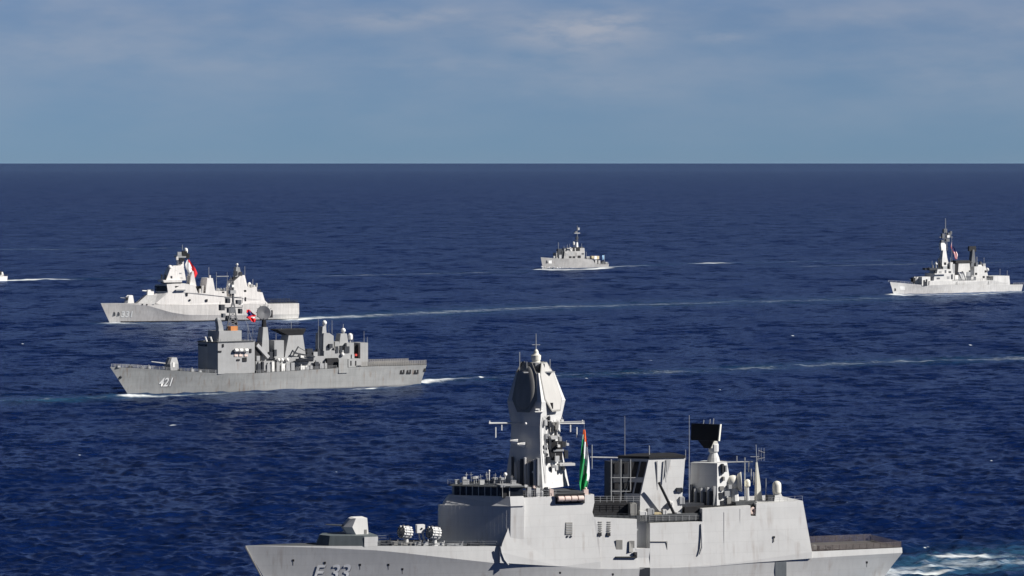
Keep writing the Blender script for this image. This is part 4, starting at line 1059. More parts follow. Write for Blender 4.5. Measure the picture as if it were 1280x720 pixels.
    # rafts and markings on the side of the superstructure
    for i, px in enumerate((295.5, 301.5, 308)):
        p = S.pt(px, 438, W + 1.3); MB().lathe((p.x - .75, W + 1.25, p.z), [(.55, 0), (.72, .15), (.72, 1.45), (.55, 1.6)], axis=(1, 0, 0)).build('life_raft', white_p, rt)
        S.box('raft_cradle', pink_p, px - 2.3, 443, px + 1.8, 445.5, W + .7, W + .78)
    for px, py, w, h in ((273, 438.5, 4, 2), (278, 430, 2, 4), (296, 449, 4, 2), (303.5, 447, 5, 5), (312, 436, 2.5, 5), (292, 438, 3, 3)): S.box('side_opening', soot_shade_black, px, py, px + w, py + h, W + .6, W + .75, parent=sup)
    # radar tower with rounded search antenna
    S.tower('radar_tower', ship421b, [(326, 336.5, 452), (328, 336, 425), (329, 334.5, 409)], [2.6, 2.2, 1.7], [5.2, 4.4, 3.4])
    S.pole('radar_neck', soot_shade_black, 330, 411, 398, 0, 1.1, .8)
    rb = S.pt(330, 391, 0); ra = bpy.data.objects.new('search_radar', None); COL.objects.link(ra); ra.parent = rt
    MB().lathe(rb, [(.1, -.6), (1.8, -.5), (2.7, -.1), (2.9, .3), (2.7, .5), (.1, .2)], axis=(.55, .82, .1), n=20).build('reflector', mast_grey, ra)
    m = MB()
    for an in range(0, 180, 30):
        d = Vector((math.cos(R(an)) * .82, -math.cos(R(an)) * .55, math.sin(R(an)))) * 3.3; m.tube(rb - d - Vector((.4, .6, 0)), rb + d - Vector((.4, .6, 0)), .16, n=4)
    m.build('reflector_frame', dark_gear, ra)
    S.box('feed', soot_shade_black, 333, 388, 341, 397, -1.6, .6, parent=ra); S.pole('whip_aerial', mast_grey, 332, 384, 378, 0, .12, parent=ra)
    # slanted missile canisters between the superstructure and the tower
    for i, (a, b) in enumerate((((320.5, 431), (335, 447)), ((322, 437), (332, 450)))):
        m = MB().tube(S.pt(*a, 3.2 - i * 2), S.pt(*b, 3.2 - i * 2), 1.0, n=4); m.build('missile_launcher', [mast_grey, dark_gear][i], rt)
    S.box('dark_recess', soot_shade_black, 319, 428, 327, 452, -4.5, 3.2)
    blk('intake_house', ship421b, 343, 355, 425.5, 455, 3.2)
    B_('waist_locker', ship421b, 320, 452, 343, 463, -5, 5.6)
    # funnel with a wide black cap
    S.tower('funnel', ship421b, [(356, 382.5, 448), (357, 381.5, 440), (361, 378.5, 418.5)], [3.6, 3.4, 2.7], [7.2, 6.8, 5.4])
    S.tower('funnel_cap', soot_shade_black, [(360, 379, 418.8), (347.5, 382.5, 412), (348.5, 382, 411.3)], [2.8, 3.3, 3.1], [5.6, 6.6, 6.2])
    S.pole('whip_aerial', mast_grey, 364, 412, 402, 0, .1)
    # boat deck, crane, boats and lockers along the waist
    blk('waist_house', ship421b, 344, 409, 446, 463, 4.6)
    MB().tube(S.pt(367, 441, 5), S.pt(393, 446, 5), .4, n=4).tube(S.pt(366, 445, 5), S.pt(373, 433, 5), .3, n=4).tube(S.pt(373, 434, 5), S.pt(394, 446, 5), .14, n=4).build('crane', dark_gear, rt)
    bt = MB(); p = S.pt(381, 450, 6.2)
    bt.rings([[(p.x + d, 6.2 + y * w, p.z + z) for y, z in ((-1, .6), (-.7, -.3), (0, -.7), (.7, -.3), (1, .6))] for d, w in ((4.2, .05), (3, .7), (0, 1.1), (-3.6, 1.0))]).build('ship_boat', dark_gear, rt)
    rr = random.Random(5)
    for i, px in enumerate(range(322, 408, 6)):
        la = 6.1 + .3 * (i % 2); h = rr.uniform(3, 9)
        mt = [white_p, mast_grey, dark_gear, ship421b, dark_gear][rr.randrange(5)]
        p = S.pt(px, 461, la); q = S.pt(px + rr.uniform(2, 5), 461 - h, la)
        MB().box(min(p.x, q.x), max(p.x, q.x), la - 1, la, H.zd(p.x) - .1, q.z).tube((p.x - .4, la - .3, q.z), (p.x - .4, la - .3, q.z + .6), .18).build(['deck_locker', 'bollard', 'davit'][i % 3], mt, rt)
    for px in (348, 352.5, 359, 382, 387): MB().ball(S.pt(px, 450 if px < 365 else 459, 5.4), .75).build('life_raft', white_p, rt)
    e = H.edge(S.x(420, 460, 7), S.x(320, 466, 7), 22, 1, 0, .1); railing(e, 1.15, 1.7, .06, 3).build('railing', mast_grey, rt)
    railing([S.pt(319, 427.5, 6.6), S.pt(276, 427.5, 6.6), S.pt(268, 427, 3)], 1.1, 1.6, .06, 2).build('railing', mast_grey, rt)
    for px, a, b, la in ((310, 427, 404, 2), (316, 428, 410, -2), (345, 426, 414, 2), (352, 426, 410, -1), (398, 446, 398, 3), (415, 417, 400, 2), (441, 429, 417, 2), (455, 429, 414, 1), (459, 429, 421, 3)): S.pole('whip_aerial', mast_grey, px, a, b, la, .1, .06)
    for px, py, w, h, mt, la in ((321, 445, 4, 6, mast_grey, 4.2), (337, 440, 4, 9, dark_gear, 3.6), (384, 436, 7, 9, dark_gear, 3.2), (392, 440, 5, 6, mast_grey, 3.8), (397, 436, 3, 10, dark_gear, 3.4), (412, 430, 4, 5, dark_gear, 4.3), (343, 437, 3, 8, dark_gear, 3.4), (376, 443, 4, 4, white_p, 5.2), (440, 443, 3, 5, mast_grey, 4)):
        S.box('deck_locker', mt, px, py, px + w, py + h, la - 1.6, la)
    # after towers
    S.tower('director_tower', ship421b, [(404, 417.5, 448), (404.5, 417, 420), (405, 412, 416.5)], 3.2, 6.4)
    S.tower('director_tower', mast_grey, [(402, 409, 446), (402.5, 408.5, 420), (403.5, 407.5, 408)], [2.4, 2.2, 1.6], [4.6, 4.2, 3.2])
    MB().ball(S.pt(405.5, 403.5, .6), 1.0).build('fire_radome', white_p, rt); S.pole('radome_post', mast_grey, 405.5, 409, 404, .6, .7); S.pole('whip_aerial', mast_grey, 411, 418, 406, 1, .1)
    S.tower('after_tower', ship421b, [(417, 424, 448), (419, 424, 427)], 3.0, 6.0)
    S.tower('after_tower', ship421b, [(424, 436, 432), (426, 433.5, 417)], [2.2, 1.8], [4.2, 3.4])
    MB().ball(S.pt(429, 413, 0), 1.0).build('fire_radome', white_p, rt); S.pole('radome_post', mast_grey, 429, 418, 413, 0, .6); S.pole('whip_aerial', mast_grey, 429, 411, 405, 0, .12)
    MB().capsule(S.pt(437.7, 424.5, 1.5), 1.0, 2.6).build('satellite_dome', white_p, rt); S.pole('radome_post', mast_grey, 437.7, 431, 424, 1.5, .4)
    blk('after_house', ship421b, 405, 436, 438, 462, 4.2)
    S.box('house_opening', soot_shade_black, 409, 448, 423, 459, 4.0, 6.0); MB().ball(S.pt(428, 443, 4.6), .8).build('life_raft', white_p, rt)
    for px in (420, 425, 431, 434): S.box('director_part', dark_gear, px, 433, px + 3, 441, 3.9, 4.5)
    blk('hangar', ship421b, 433.5, 442.5, 428.5, 452, 3.6); blk('hangar', ship421b, 450.5, 460, 428.5, 459, 3.8)
    S.box('hangar_door', soot_shade_black, 443, 431, 450, 450, -3, 2.0); S.box('red_gear', rust_red, 444, 442.5, 446.5, 445, 2.2, 3.4)
    blk('hangar_wall', ship421b, 435.5, 451, 448.5, 460, 5.8)
    for px in (438, 444): S.box('side_opening', soot_shade_black, px, 451, px + 1.5, 457, 5.7, 5.86)
    S.box('side_screen', ship421, 423.5, 449, 434.5, 466, B - .35, B + .05)
    # stern: rails, nets and three mooring ports
    xa, xb = S.x(452, 458, 7), H.lv[4][0][0] + .1
    for sd in (1, -1):
        e = H.edge(xa, xb, 10, sd, 0, .05); m = MB(); hgt = 1.9
        for a, b in zip(e, e[1:]):
            a, b = Vector(a), Vector(b)
            for k in range(1, 7): m.tube(a + Vector((0, 0, hgt * k / 6)), b + Vector((0, 0, hgt * k / 6)), .09, n=4)
            for k in range(4): m.tube(a.lerp(b, k / 4), a.lerp(b, k / 4) + Vector((0, 0, hgt)), .11, n=4)
        m.build('safety_net', P('net_grey', (.26, .25, .23)), rt)
    xd = S.x(470, 458, 7); MB().box(xb + .3, xd, -6.6, 6.6, H.zd(xd) - .3, H.zd(xd) + .12).build('flight_deck', deck_dark, rt)
    for px in (500.8, 509, 518.6):
        p, q = S.pt(px, 459.8, B * .95), S.pt(px + 5.5, 467.2, B * .95); ym = H.side((p.x + q.x) / 2, (p.z + q.z) / 2)
        MB().box(q.x, p.x, ym - .8, ym + .06, q.z, p.z).build('mooring_port', soot_shade_black, rt)
        MB().box((p.x + q.x) / 2 - .12, (p.x + q.x) / 2 + .12, ym, ym + .12, q.z + .6, p.z - .8).build('port_bar', mast_grey, rt)
    p = S.pt(529, 461, 5); MB().box(p.x - .2, p.x + .8, 5.5, H.side(p.x + .8, p.z) + .05, p.z - 1, p.z + .6).build('mooring_port', soot_shade_black, rt)
    # waterline in shadow, hawse pipe, number
    p = S.pt(151, 471.5, .5); MB().ball((p.x, H.side(p.x, p.z), p.z), .55).build('anchor', dark_gear, rt)
    lettering('421', S, H, 208, 477.5, 3.2, num_shade, rt, shear=.22, dx=-.3, dz=-.22, bold=.03, off=.05, aspect=.8, name='number_shadow')
    lettering('421', S, H, 208, 477.5, 3.3, num_white, rt, shear=.22, bold=.02, off=.1, aspect=.8)
    # red ensign
    flag(S, 'ship_flag', 'small dark-barred red flag flying between the masts of the grey frigate 421', [(387, 308.5, 312), (391, 308, 315.5), (394, 310, 320), (397, 307.5, 318), (399.5, 312, 320), (402.8, 316.5, 319.3)], 1.0,
         lambda s, t: 1 if abs(t - .30 + .25 * (s - .5)) < .16 and s < .8 else (2 if (s > .5 and abs(t - .62) < .06) else 0), [fl_red, fl_blue, fl_white])
    MB().tube(S.pt(302, 384, 1.0), S.pt(316, 428, 1.0), .05, n=4).build('halyard', mast_grey, rt)
grey_frigate()

# ================================================================== the pale angular frigate marked 331
def pale_frigate():
    S = Ship('frigate', 'pale angular frigate marked 331 flying a red and white flag, behind the grey frigate', 'frigate', (137, 403.2), (373.5, 398.8))
    rt = S.root; B = 7.2
    H = Hull(S, B, [(126, 379), (150, 379), (175, 379.3), (200, 380.5), (240, 381), (300, 380), (340, 379.5), (374, 379)], (137, 403.2), (372.8, 398.6), wlB=.9, s0=(.88, .94), p=(2.4, 1.7),
             knuckle=[(126, 379.2), (160, 380), (183, 381.5), (200, 386.5), (214, 390.5), (233, 393.5), (300, 394), (374, 392.5)], tumble=.05)
    H.build(pale_hull, deck_dark, rt)
    lat = lambda x, z: min(B, H.beam(x, z) + .02) - .03 - .11 * max(0, z - 6.5)
    def side(nm, prof, mat=pale331):
        L = S.line(prof, lat); return MB().rings([[(x, -y, z) for x, y, z in L], L]).build(nm, mat, rt)
    sup = side('superstructure', [(193, 379), (210, 364.5), (208.5, 354.5), (232.5, 354.5), (244, 357), (247.5, 366.5), (257, 366.5), (259, 347.7), (266, 347.7), (269, 364), (283, 364), (283.5, 371),
                                  (290, 371), (292, 352), (300, 345), (304, 345), (308.5, 357.5), (313, 360), (321, 358.5), (321.5, 364.5), (328, 365.5), (331, 375.5), (335, 379.5), (300, 381), (240, 382), (205, 381.5)])
    # forward facets of the bridge: unlit look put into a cooler, darker grey
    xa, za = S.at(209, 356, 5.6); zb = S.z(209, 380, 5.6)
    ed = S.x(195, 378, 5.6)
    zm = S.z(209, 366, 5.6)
    bf = lambda x, h, n: [(x, h), (x + n, h * .3), (x + n, -h * .3), (x, -h)]
    xw = S.x(210, 364, 5.6)
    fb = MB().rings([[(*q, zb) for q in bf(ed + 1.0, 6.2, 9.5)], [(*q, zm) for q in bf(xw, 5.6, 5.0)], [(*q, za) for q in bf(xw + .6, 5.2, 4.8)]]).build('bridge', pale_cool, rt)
    MB().rings([[(*q, zm + .9) for q in bf(xw + .45, 5.5, 5.0)], [(*q, za - .6) for q in bf(xw + .75, 5.25, 4.9)]]).build('bridge_window', glass, fb)
    S.tower('bridge_roof', pale331, [(205, 227.5, 353), (204, 227.5, 350)], 5.4, 10.8)
    S.box('roof_shadow_gap', soot_shade_black, 207.5, 353, 227.5, 354.2, -5, 5.15)  # black strip painted as the shadow under the roof overhang
    S.tower('upper_house', pale331, [(207.5, 232.5, 350.5), (213, 230, 335), (217, 229, 332)], [4.4, 3.4, 3.2], [8.8, 6.8, 6.4])
    p = S.pt(212.5, 335, 2.6); MB().ball(p + Vector((0, 0, .4)), 1.3).build('director', pale331, rt); MB().tube(p + Vector((1, 0, .4)), p + Vector((-2.2, 0, -1.4)), .5).build('director_arm', pale331, rt)
    for px, w in ((196, 7), (200.5, 3)): S.pole('searchlight', dark_gear, px + 6, 350, 343, 2.5, .4)
    # mast: enclosed column, platforms and ball
    S.tower('mast', pale331, [(222.5, 230, 334), (223.5, 229.5, 318)], 1.8, 3.6)
    m0 = S.box('mast_platform', mast_grey, 221, 319.5, 235, 322, -2.4, 2.4)
    for px, py, w, h, mt in ((222, 315, 5, 4.5, mast_grey), (228, 314, 6, 6, soot_shade_black), (233, 317, 4, 6, soot_shade_black), (224, 323, 7, 3, soot_shade_black), (225, 327, 3, 3, dark_gear), (220.5, 321, 2.5, 4, pale331)):
        S.box('mast_sensor', mt, px, py, px + w, py + h, 1.0, 2.5)
    MB().capsule(S.pt(232.3, 316, .5), 1.1, S.z(232, 309.8, .5) - S.z(232, 316, .5)).build('mast_radome', white_p, rt)
    S.pole('whip_aerial', mast_grey, 228, 315, 306, 0, .14)
    S.tower('flag_house', pale331, [(237, 245.5, 358), (239, 243, 345), (240.5, 242, 339)], 3.0, 6)
    for px in (234, 236): S.pole('stay', mast_grey, px, 356, 345, 1, .3)
    S.box('dark_gap', soot_shade_black, 247.6, 358, 256, 367, -4, 2.0)
    for px, py in ((250, 361), (253, 357)): S.pole('ventilator', pale331, px, 367, py, 4.6, .6)
    # main gun and secondary gun
    p = S.pt(163, 378.5, 1.8); zg = H.zd(p.x); zt = S.z(163, 369.2, 1.8)
    g = MB().rings([[(p.x + 3.2, .7, zg), (p.x + 1.6, 1.9, zg), (p.x - 2.2, 1.9, zg), (p.x - 2.2, -1.9, zg), (p.x + 1.6, -1.9, zg), (p.x + 3.2, -.7, zg)],
                    [(p.x + 2.0, .5, zt - .8), (p.x + .6, 1.4, zt), (p.x - 1.6, 1.4, zt), (p.x - 1.6, -1.4, zt), (p.x + .6, -1.4, zt), (p.x + 2.0, -.5, zt - .8)]]).build('gun_turret', white_p, rt)
    MB().tube((p.x + 2.2, 0, zt - 1.6), (p.x + 5.2, 0, zt - 1.3), .22).build('barrel', mast_grey, g)
    S.box('gun_hatch', soot_shade_black, 157.6, 372, 160, 375, 1.2, 1.6, parent=g)
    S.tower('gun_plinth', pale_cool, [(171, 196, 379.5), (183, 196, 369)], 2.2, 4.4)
    p = S.pt(188, 367.5, 1.2); g2 = MB().rings([[(p.x + 1.8, 1.3, p.z - .6), (p.x - 2.2, 1.3, p.z - .6), (p.x - 2.2, -1.3, p.z - .6), (p.x + 1.8, -1.3, p.z - .6)], [(p.x + 1.5, 1.0, p.z + 2.2), (p.x - 2.0, 1.0, p.z + 2.8), (p.x - 2.0, -1.0, p.z + 2.8), (p.x + 1.5, -1.0, p.z + 2.2)]]).build('gun_turret', white_p, rt)
    MB().tube((p.x + 1.4, 0, p.z + 1.6), (p.x + 4.4, 0, p.z + 1.9), .45, .35).build('barrel', white_p, g2)
    # after mast and its clutter
    am = bpy.data.objects.new('after_mast', None); COL.objects.link(am); am.parent = rt
    S.tower('mast_column', mast_grey, [(293, 303.5, 358), (294, 302, 345), (295.5, 299.5, 334)], 2.0, 4.0, parent=am)
    S.pole('pole', mast_grey, 296.5, 336, 329, 0, .4, parent=am); MB().ball(S.pt(296.4, 330.5, 0), .7).build('mast_radome', white_p, am)
    for px, py, w, h, mt in ((291, 346, 6, 4, soot_shade_black), (298, 347, 5, 7, soot_shade_black), (301, 349, 3, 3, dark_gear), (293, 339, 4, 5, dark_gear), (299, 340, 4, 5, dark_gear), (290.5, 352, 5, 3, dark_gear)): S.box('mast_sensor', mt, px, py, px + w, py + h, 1.2, 2.4, parent=am)
    MB().ball(S.pt(286.7, 357.5, 3), 1.5).build('radome', white_p, rt); S.tower('radome_stand', pale331, [(285, 291, 372), (286, 290, 359)], 4, 5)
    S.tower('after_house', pale331, [(302, 309, 358), (303.2, 306, 344)], 3.0, 6)
    MB().capsule(S.pt(311.7, 358.5, 2), .9, 2.6).build('satellite_dome', white_p, rt); S.pole('aerial_post', mast_grey, 320.8, 359, 354, 2, .5)
    for px in (270.5, 284): S.pole('whip_aerial', mast_grey, px, 364, 340, 1, .12, .08)
    S.box('signal_yard', mast_grey, 271, 345, 286, 345.8, .8, 1.2)
    for px in (272, 276, 280): S.pole('ventilator', mast_grey, px, 364.5, 360, 4, .5)
    for i, (px, py, w, h, la) in enumerate(((219, 338, 2, 3, 3.6), (224, 341, 3, 2, 3.9), (226, 346.5, 3, 2.4, 4.3), (213.5, 345, 2, 3, 4.3), (251, 363, 3, 4, 5.0), (272, 361, 3, 3.2, 4.6), (278, 361.5, 2.4, 3, 4.6), (313.5, 355, 2.5, 4, 3.4), (317, 356.5, 2, 3, 3.4), (323.5, 362, 2.5, 3, 4.0), (287, 367, 3, 4, 4.4), (262, 344, 1.6, 4, 2.5))):
        S.box(['deck_locker', 'vent_head', 'sensor_box'][i % 3], [dark_gear, mast_grey, pale_cool][i % 3], px, py, px + w, py + h, la - 1.3, la)
    railing([S.pt(246, 366.5, 5), S.pt(257, 366.5, 5)], 1.2, 2, .09, 2).build('railing', mast_grey, rt); railing([S.pt(266, 364, 5), S.pt(283, 364, 5)], 1.2, 2, .09, 2).build('railing', mast_grey, rt)
    for px, a, b in ((210, 350, 338), (215, 350, 341), (261, 348, 334), (306, 345, 333), (316, 359, 349)): S.pole('whip_aerial', mast_grey, px, a, b, 1.0, .12)
    # dark ports on the flush side
    for px, py, w, h in ((219, 357.5, 4.5, 2.2), (232.8, 366, 2, 4), (237, 374, 1.5, 2), (257.5, 374, 2.2, 3), (306, 371.5, 1.8, 5), (277.5, 364.5, 3, 2), (305, 362.5, 3, 2.5)):
        la = lat(S.x(px, py, 6.5), S.z(px, py, 6.5)); S.box('side_opening', soot_shade_black, px, py, px + w, py + h, la - .4, la + .1, parent=sup)
    S.box('bridge_wing', mast_grey, 220, 362, 232, 363.3, 5.6, 6.7, parent=sup)
    # stern rail and bow details
    e = H.edge(S.x(372, 379, 7), S.x(338, 379, 7), 10, 1, 0, .1); railing(e, 1.8, 2.2, .16, 3).build('railing', dark_gear, rt)
    e = H.edge(S.x(372, 379, 7), S.x(338, 379, 7), 10, -1, 0, .1); railing(e, 2.2, 2.0, .16, 3).build('railing', dark_gear, rt)
    for px in (150.5, 145.5): p = S.pt(px - 1, 392, 3); MB().box(p.x - .5, p.x + .5, H.side(p.x, p.z) - .5, H.side(p.x, p.z) + .12, p.z - 1.2, p.z + .9).build('anchor', dark_gear, rt)
    for px in (178.7, 184): p = S.pt(px, 380, 5.5); MB().box(p.x - .5, p.x + .5, H.yd(p.x) - .5, H.yd(p.x) + .06, H.zd(p.x) - .9, H.zd(p.x) - .1).build('fairlead', soot_shade_black, rt)
    # dark boot line along the water
    m = MB(); N = 30
    for i in range(N):
        xa_ = H.lv[1][0][0] + (H.lv[1][0][-1] - 6 - H.lv[1][0][0]) * i / N; xb_ = H.lv[1][0][0] + (H.lv[1][0][-1] - 6 - H.lv[1][0][0]) * (i + 1) / N
        ya, yb = H.side(xa_, .4) + .03, H.side(xb_, .4) + .03
        m.add([(xa_, ya, -1), (xb_, yb, -1), (xb_, yb, .9), (xa_, ya, .9)], [(0, 1, 2, 3)])
    m.build('boot_topping', boot_black, rt)
    lettering('331', S, H, 159.3, 392.5, 3.3, num_white, rt, shear=.15, bold=.03, off=.08)
    flag(S, 'ship_flag', 'red and white flag streaming from the mast of the pale frigate 331', [(324.5, 233.8, 236), (330, 231.8, 240.5), (336, 232.5, 244.5), (342, 236.5, 247), (347, 240.5, 244.5)], 1.5,
         lambda s, t: 0 if s > .54 + .10 * math.sin(t * 5) else 1, [fl_red, fl_white])
    S.pole('flag_halyard', mast_grey, 234, 345, 322, 1.5, .08)
pale_frigate()

# ================================================================== the white-grey frigate at the right edge
def right_frigate():
    S = Ship('frigate', 'light grey frigate at the right edge with tall dark mast and red-striped flag', 'frigate', (1117, 367.7), (1277, 363.2))
    rt = S.root; B = 6.4
    H = Hull(S, B, [(1112.5, 352.5), (1130, 354), (1152, 356), (1161, 356.5), (1200, 356), (1262, 355.8), (1279, 355.5)], (1117, 367.7), (1277, 363), wlB=.92, s0=(.86, .92), p=(2.3, 1.7))
    H.build(pale_cool, deck_dark, rt)
    lat = lambda x, z: min(H.beam(x, z), B) + .03
    def side(nm, prof, mat=pale_cool):
        L = S.line(prof, lat); return MB().rings([[(x, -y, z) for x, y, z in L], L]).build(nm, mat, rt)
    sup = side('superstructure', [(1161.5, 357), (1162, 351), (1241.5, 350.3), (1241.7, 345.3), (1261.5, 344.7), (1262.5, 355), (1262, 356.3), (1161.5, 357.2)])
    def blk(nm, mat, pf, pa, pt_, pb, half, rake=0.): return S.tower(nm, mat, [(pf, pa, pb), (pf + rake, pa, pt_)], half, half * 2)
    blk('bridge_front', pale_cool, 1152.5, 1163, 346, 357, 4.6)
    blk('bridge', pale_cool, 1167, 1193, 341.5, 351.5, 5.0, 1.5)
    S.box('bridge_window', glass, 1168, 343.2, 1180, 345.2, 4.9, 5.06)
    blk('upper_bridge', pale_cool, 1171, 1191, 336.5, 342.5, 4.0, 1)
    blk('bridge_roof', dark_gear, 1162, 1178, 335, 337.5, 3.6)
    for px, h in ((1154, 335), (1158, 334), (1163, 331), (1167, 327), (1170, 323), (1172, 326), (1174, 330)): S.pole('director', [dark_gear, mast_grey][px % 2], px + 3, 338, h, 1.6, .7, .35)
    MB().ball(S.pt(1170, 330, 2), 1.0).build('radome', white_p, rt)
    # gun
    p = S.pt(1147, 354.5, 1.5); zg = H.zd(p.x)
    g = MB().rings([[(p.x + 2.6, .8, zg), (p.x + 1, 1.7, zg), (p.x - 2.4, 1.7, zg), (p.x - 2.4, -1.7, zg), (p.x + 1, -1.7, zg), (p.x + 2.6, -.8, zg)], [(p.x + 1.6, .6, zg + 4.6), (p.x + .4, 1.4, zg + 5.2), (p.x - 1.8, 1.4, zg + 5), (p.x - 1.8, -1.4, zg + 5), (p.x + .4, -1.4, zg + 5.2), (p.x + 1.6, -.6, zg + 4.6)]]).build('gun_turret', pale_cool, rt)
    MB().tube((p.x + 2, 0, zg + 3), (p.x + 6, 0, zg + 3.5), .25).build('barrel', dark_gear, g)
    S.box('gun_mantlet', soot_shade_black, 1141.5, 347, 1144, 353, -1, 1.5, parent=g)
    for px, h in ((1155, 350), (1158, 349), (1156.5, 352)): S.pole('deck_launcher', dark_gear, px, 357, h, 4.4, .8)
    # tower mast
    mt = S.tower('mast', pale_cool, [(1177, 1187.5, 337), (1178, 1184, 322), (1179, 1182.5, 312)], [2.0, 1.6, 1.0], [4, 3.2, 2])
    S.tower('mast_head', white_p, [(1177, 1182.5, 313), (1176.2, 1182.5, 306), (1176.5, 1180.5, 303.5)], 1.1, 2.2, parent=mt)
    for (a, b) in ((1178.5, 1180.5), (1184.5, 1182.5)):
        for la in (1, -1): MB().tube(S.pt(a, 313, la), S.pt(b, 288, la * .3), .2, n=4).build('mast_leg', lattice_dark, mt)
    m = MB()
    for k in range(6):
        y0, y1 = 313 - k * 4.2, 313 - (k + 1) * 4.2; m.tube(S.pt(1178.5 + k * .35, y0, .8), S.pt(1184.5 - (k + 1) * .35, y1, .8), .15, n=4).tube(S.pt(1184.5 - k * .35, y0, .8), S.pt(1178.5 + (k + 1) * .35, y1, .8), .15, n=4)
    m.build('bracing', lattice_dark, mt)
    S.pole('pole', mast_grey, 1181.8, 290, 273, 0, .34, .22, parent=mt); S.box('yardarm', lattice_dark, 1174.5, 296, 1191, 296.7, -.2, .2, parent=mt)
    for px, py, w, h in ((1180, 286, 4, 5), (1178, 292, 3, 6), (1185, 291, 4, 5), (1183, 298, 4, 4), (1177, 300, 3, 4), (1188, 289, 2, 4)): S.box('mast_sensor', lattice_dark, px, py, px + w, py + h, -.8, .8, parent=mt)
    S.box('mast_lamp', white_p, 1184, 294, 1187, 297, .7, 1.0, parent=mt)
    for px, py in ((1180.5, 328), (1183, 333)): S.box('mast_opening', soot_shade_black, px, py, px + 2.4, py + 3, 1.5, 2.05, parent=mt)
    # amidships
    for px, t, mt_ in ((1188, 328, pale_cool), (1190.5, 330, mast_grey)): S.box('signal_house', mt_, px, t, px + 3, 345, 1, 3.5)
    S.box('dark_gap', soot_shade_black, 1192, 332, 1197, 348, -3, 1.8)
    S.tower('funnel', pale_cool, [(1197.5, 1213, 340), (1198.5, 1212, 328)], 2.4, 4.8)
    S.tower('funnel_cap', soot_shade_black, [(1194.5, 1216, 329), (1195, 1212, 325.5)], [2.7, 2.4], [5.4, 4.8])
    S.box('funnel_shade', soot_shade_black, 1193.5, 327, 1197.3, 342, -2.2, 2.0)  # black slab painted as the funnel's unlit forward side
    for i, (px, py, w, h, m_) in enumerate(((1199, 342, 5, 8, mast_grey), (1204, 339, 4, 11, pale_cool), (1207, 345, 7, 6, lattice_dark), (1213, 338, 4, 8, lattice_dark), (1194, 344, 4, 7, white_p), (1214, 344, 3, 6, pale_cool), (1209, 340, 4, 5, mast_grey))):
        S.box('deck_locker', m_, px, py, px + w, py + h, 3.6, 5.2)
    MB().tube(S.pt(1203, 350, 5.3), S.pt(1199, 341, 5.3), .45).build('davit', white_p, rt); MB().tube(S.pt(1208, 350, 5.3), S.pt(1204.5, 340, 5.3), .45).build('davit', white_p, rt)
    # after radar and house
    S.tower('after_house', pale_cool, [(1217.5, 1236.5, 351), (1218, 1232, 333)], 3.6, 7.2); S.tower('after_house', pale_cool, [(1220, 1228, 334), (1221, 1227, 331)], 2, 4)
    S.tower('radar_post', lattice_dark, [(1213.5, 1220, 334), (1215, 1219, 322), (1216, 1218, 312)], 1.4, 2.8)
    rb = S.pt(1215.5, 312, 0); MB().rings([[(rb.x + 3.6, .6, rb.z - 1.0), (rb.x - 3.0, .6, rb.z - 1.4), (rb.x - 2.8, .6, rb.z + 2.4), (rb.x + 3.4, .6, rb.z + 2.4)], [(rb.x + 3.6, -.8, rb.z - 1.0), (rb.x - 3.0, -.8, rb.z - 1.4), (rb.x - 2.8, -.8, rb.z + 2.4), (rb.x + 3.4, -.8, rb.z + 2.4)]]).build('search_radar', soot_shade_black, rt)
    for px, h in ((1218, 320), (1221, 321), (1227, 328)): S.pole('whip_aerial', mast_grey, px, 334, h, 1, .3)
    for px, py in ((1219, 341), (1228.5, 345), (1231, 338)): S.box('house_opening', soot_shade_black, px, py, px + 2.5, py + 2.5, 3.3, 3.72)
    MB().ball(S.pt(1234, 337, 2.6), 1.3).build('radome', pale_cool, rt)
    for px in (1164.5, 1241.6): S.box('deck_locker', dark_gear, px, 347, px + 3, 351.5, 3, 5)
    for i, (px, py, w, h, la) in enumerate(((1169, 338.5, 2, 3, 4.1), (1174, 339, 3, 2, 4.15), (1181, 337.5, 2, 4, 4.1), (1186, 339, 3, 2.4, 4.15), (1184, 345.5, 3, 3, 5.1), (1171, 347, 4, 2, 5.1), (1189, 343, 2, 6, 5.1), (1179, 333, 5, 4, 3.0), (1186, 331, 2, 6, 2.2),
                                                   (1225, 327, 2, 6, 1.5), (1229, 329.5, 3, 4, 2.0), (1220, 328, 2.5, 5, 2.4), (1233.5, 345, 3, 5, 3.8), (1238, 346, 2.5, 5, 3.6), (1217, 346, 3, 5, 4.4), (1209, 334, 2, 6, 2.3))):
        S.box(['deck_locker', 'vent_head', 'director'][i % 3], [dark_gear, mast_grey, lattice_dark][i % 3], px, py, px + w, py + h, la - 1.2, la)
    for px, a, b in ((1165, 336, 326), (1176, 336, 324), (1188, 337, 322), (1230, 333, 322), (1250, 345, 336), (1259, 345, 338)): S.pole('whip_aerial', mast_grey, px, a, b, 1.0, .14)
    railing([S.pt(1193, 350.6, 6), S.pt(1240, 350.3, 6)], 1.2, 2.2, .1, 3).build('railing', mast_grey, rt)
    # rails at bow and stern, recesses in the side
    for a, b in (((1263, 356), (1278, 355.6)), ((1114, 352.8), (1140, 355))):
        e = H.edge(S.x(*a, 3), S.x(*b, 3), 7, 1, 0, .1); railing(e, 1.2, 2.4, .1, 2).build('railing', mast_grey, rt)
    p = S.pt(1121, 362, 2); MB().box(p.x - .6, p.x + .6, H.side(p.x, p.z) - .5, H.side(p.x, p.z) + .1, p.z - .9, p.z + .9).build('anchor', soot_shade_black, rt)
    p = S.pt(1131, 360.5, 4); L = [(p.x - 2.2, p.z - 1.2), (p.x + 1.6, p.z - 1.0), (p.x + 2.3, p.z + 1.4), (p.x - 1.5, p.z + 1.2)]
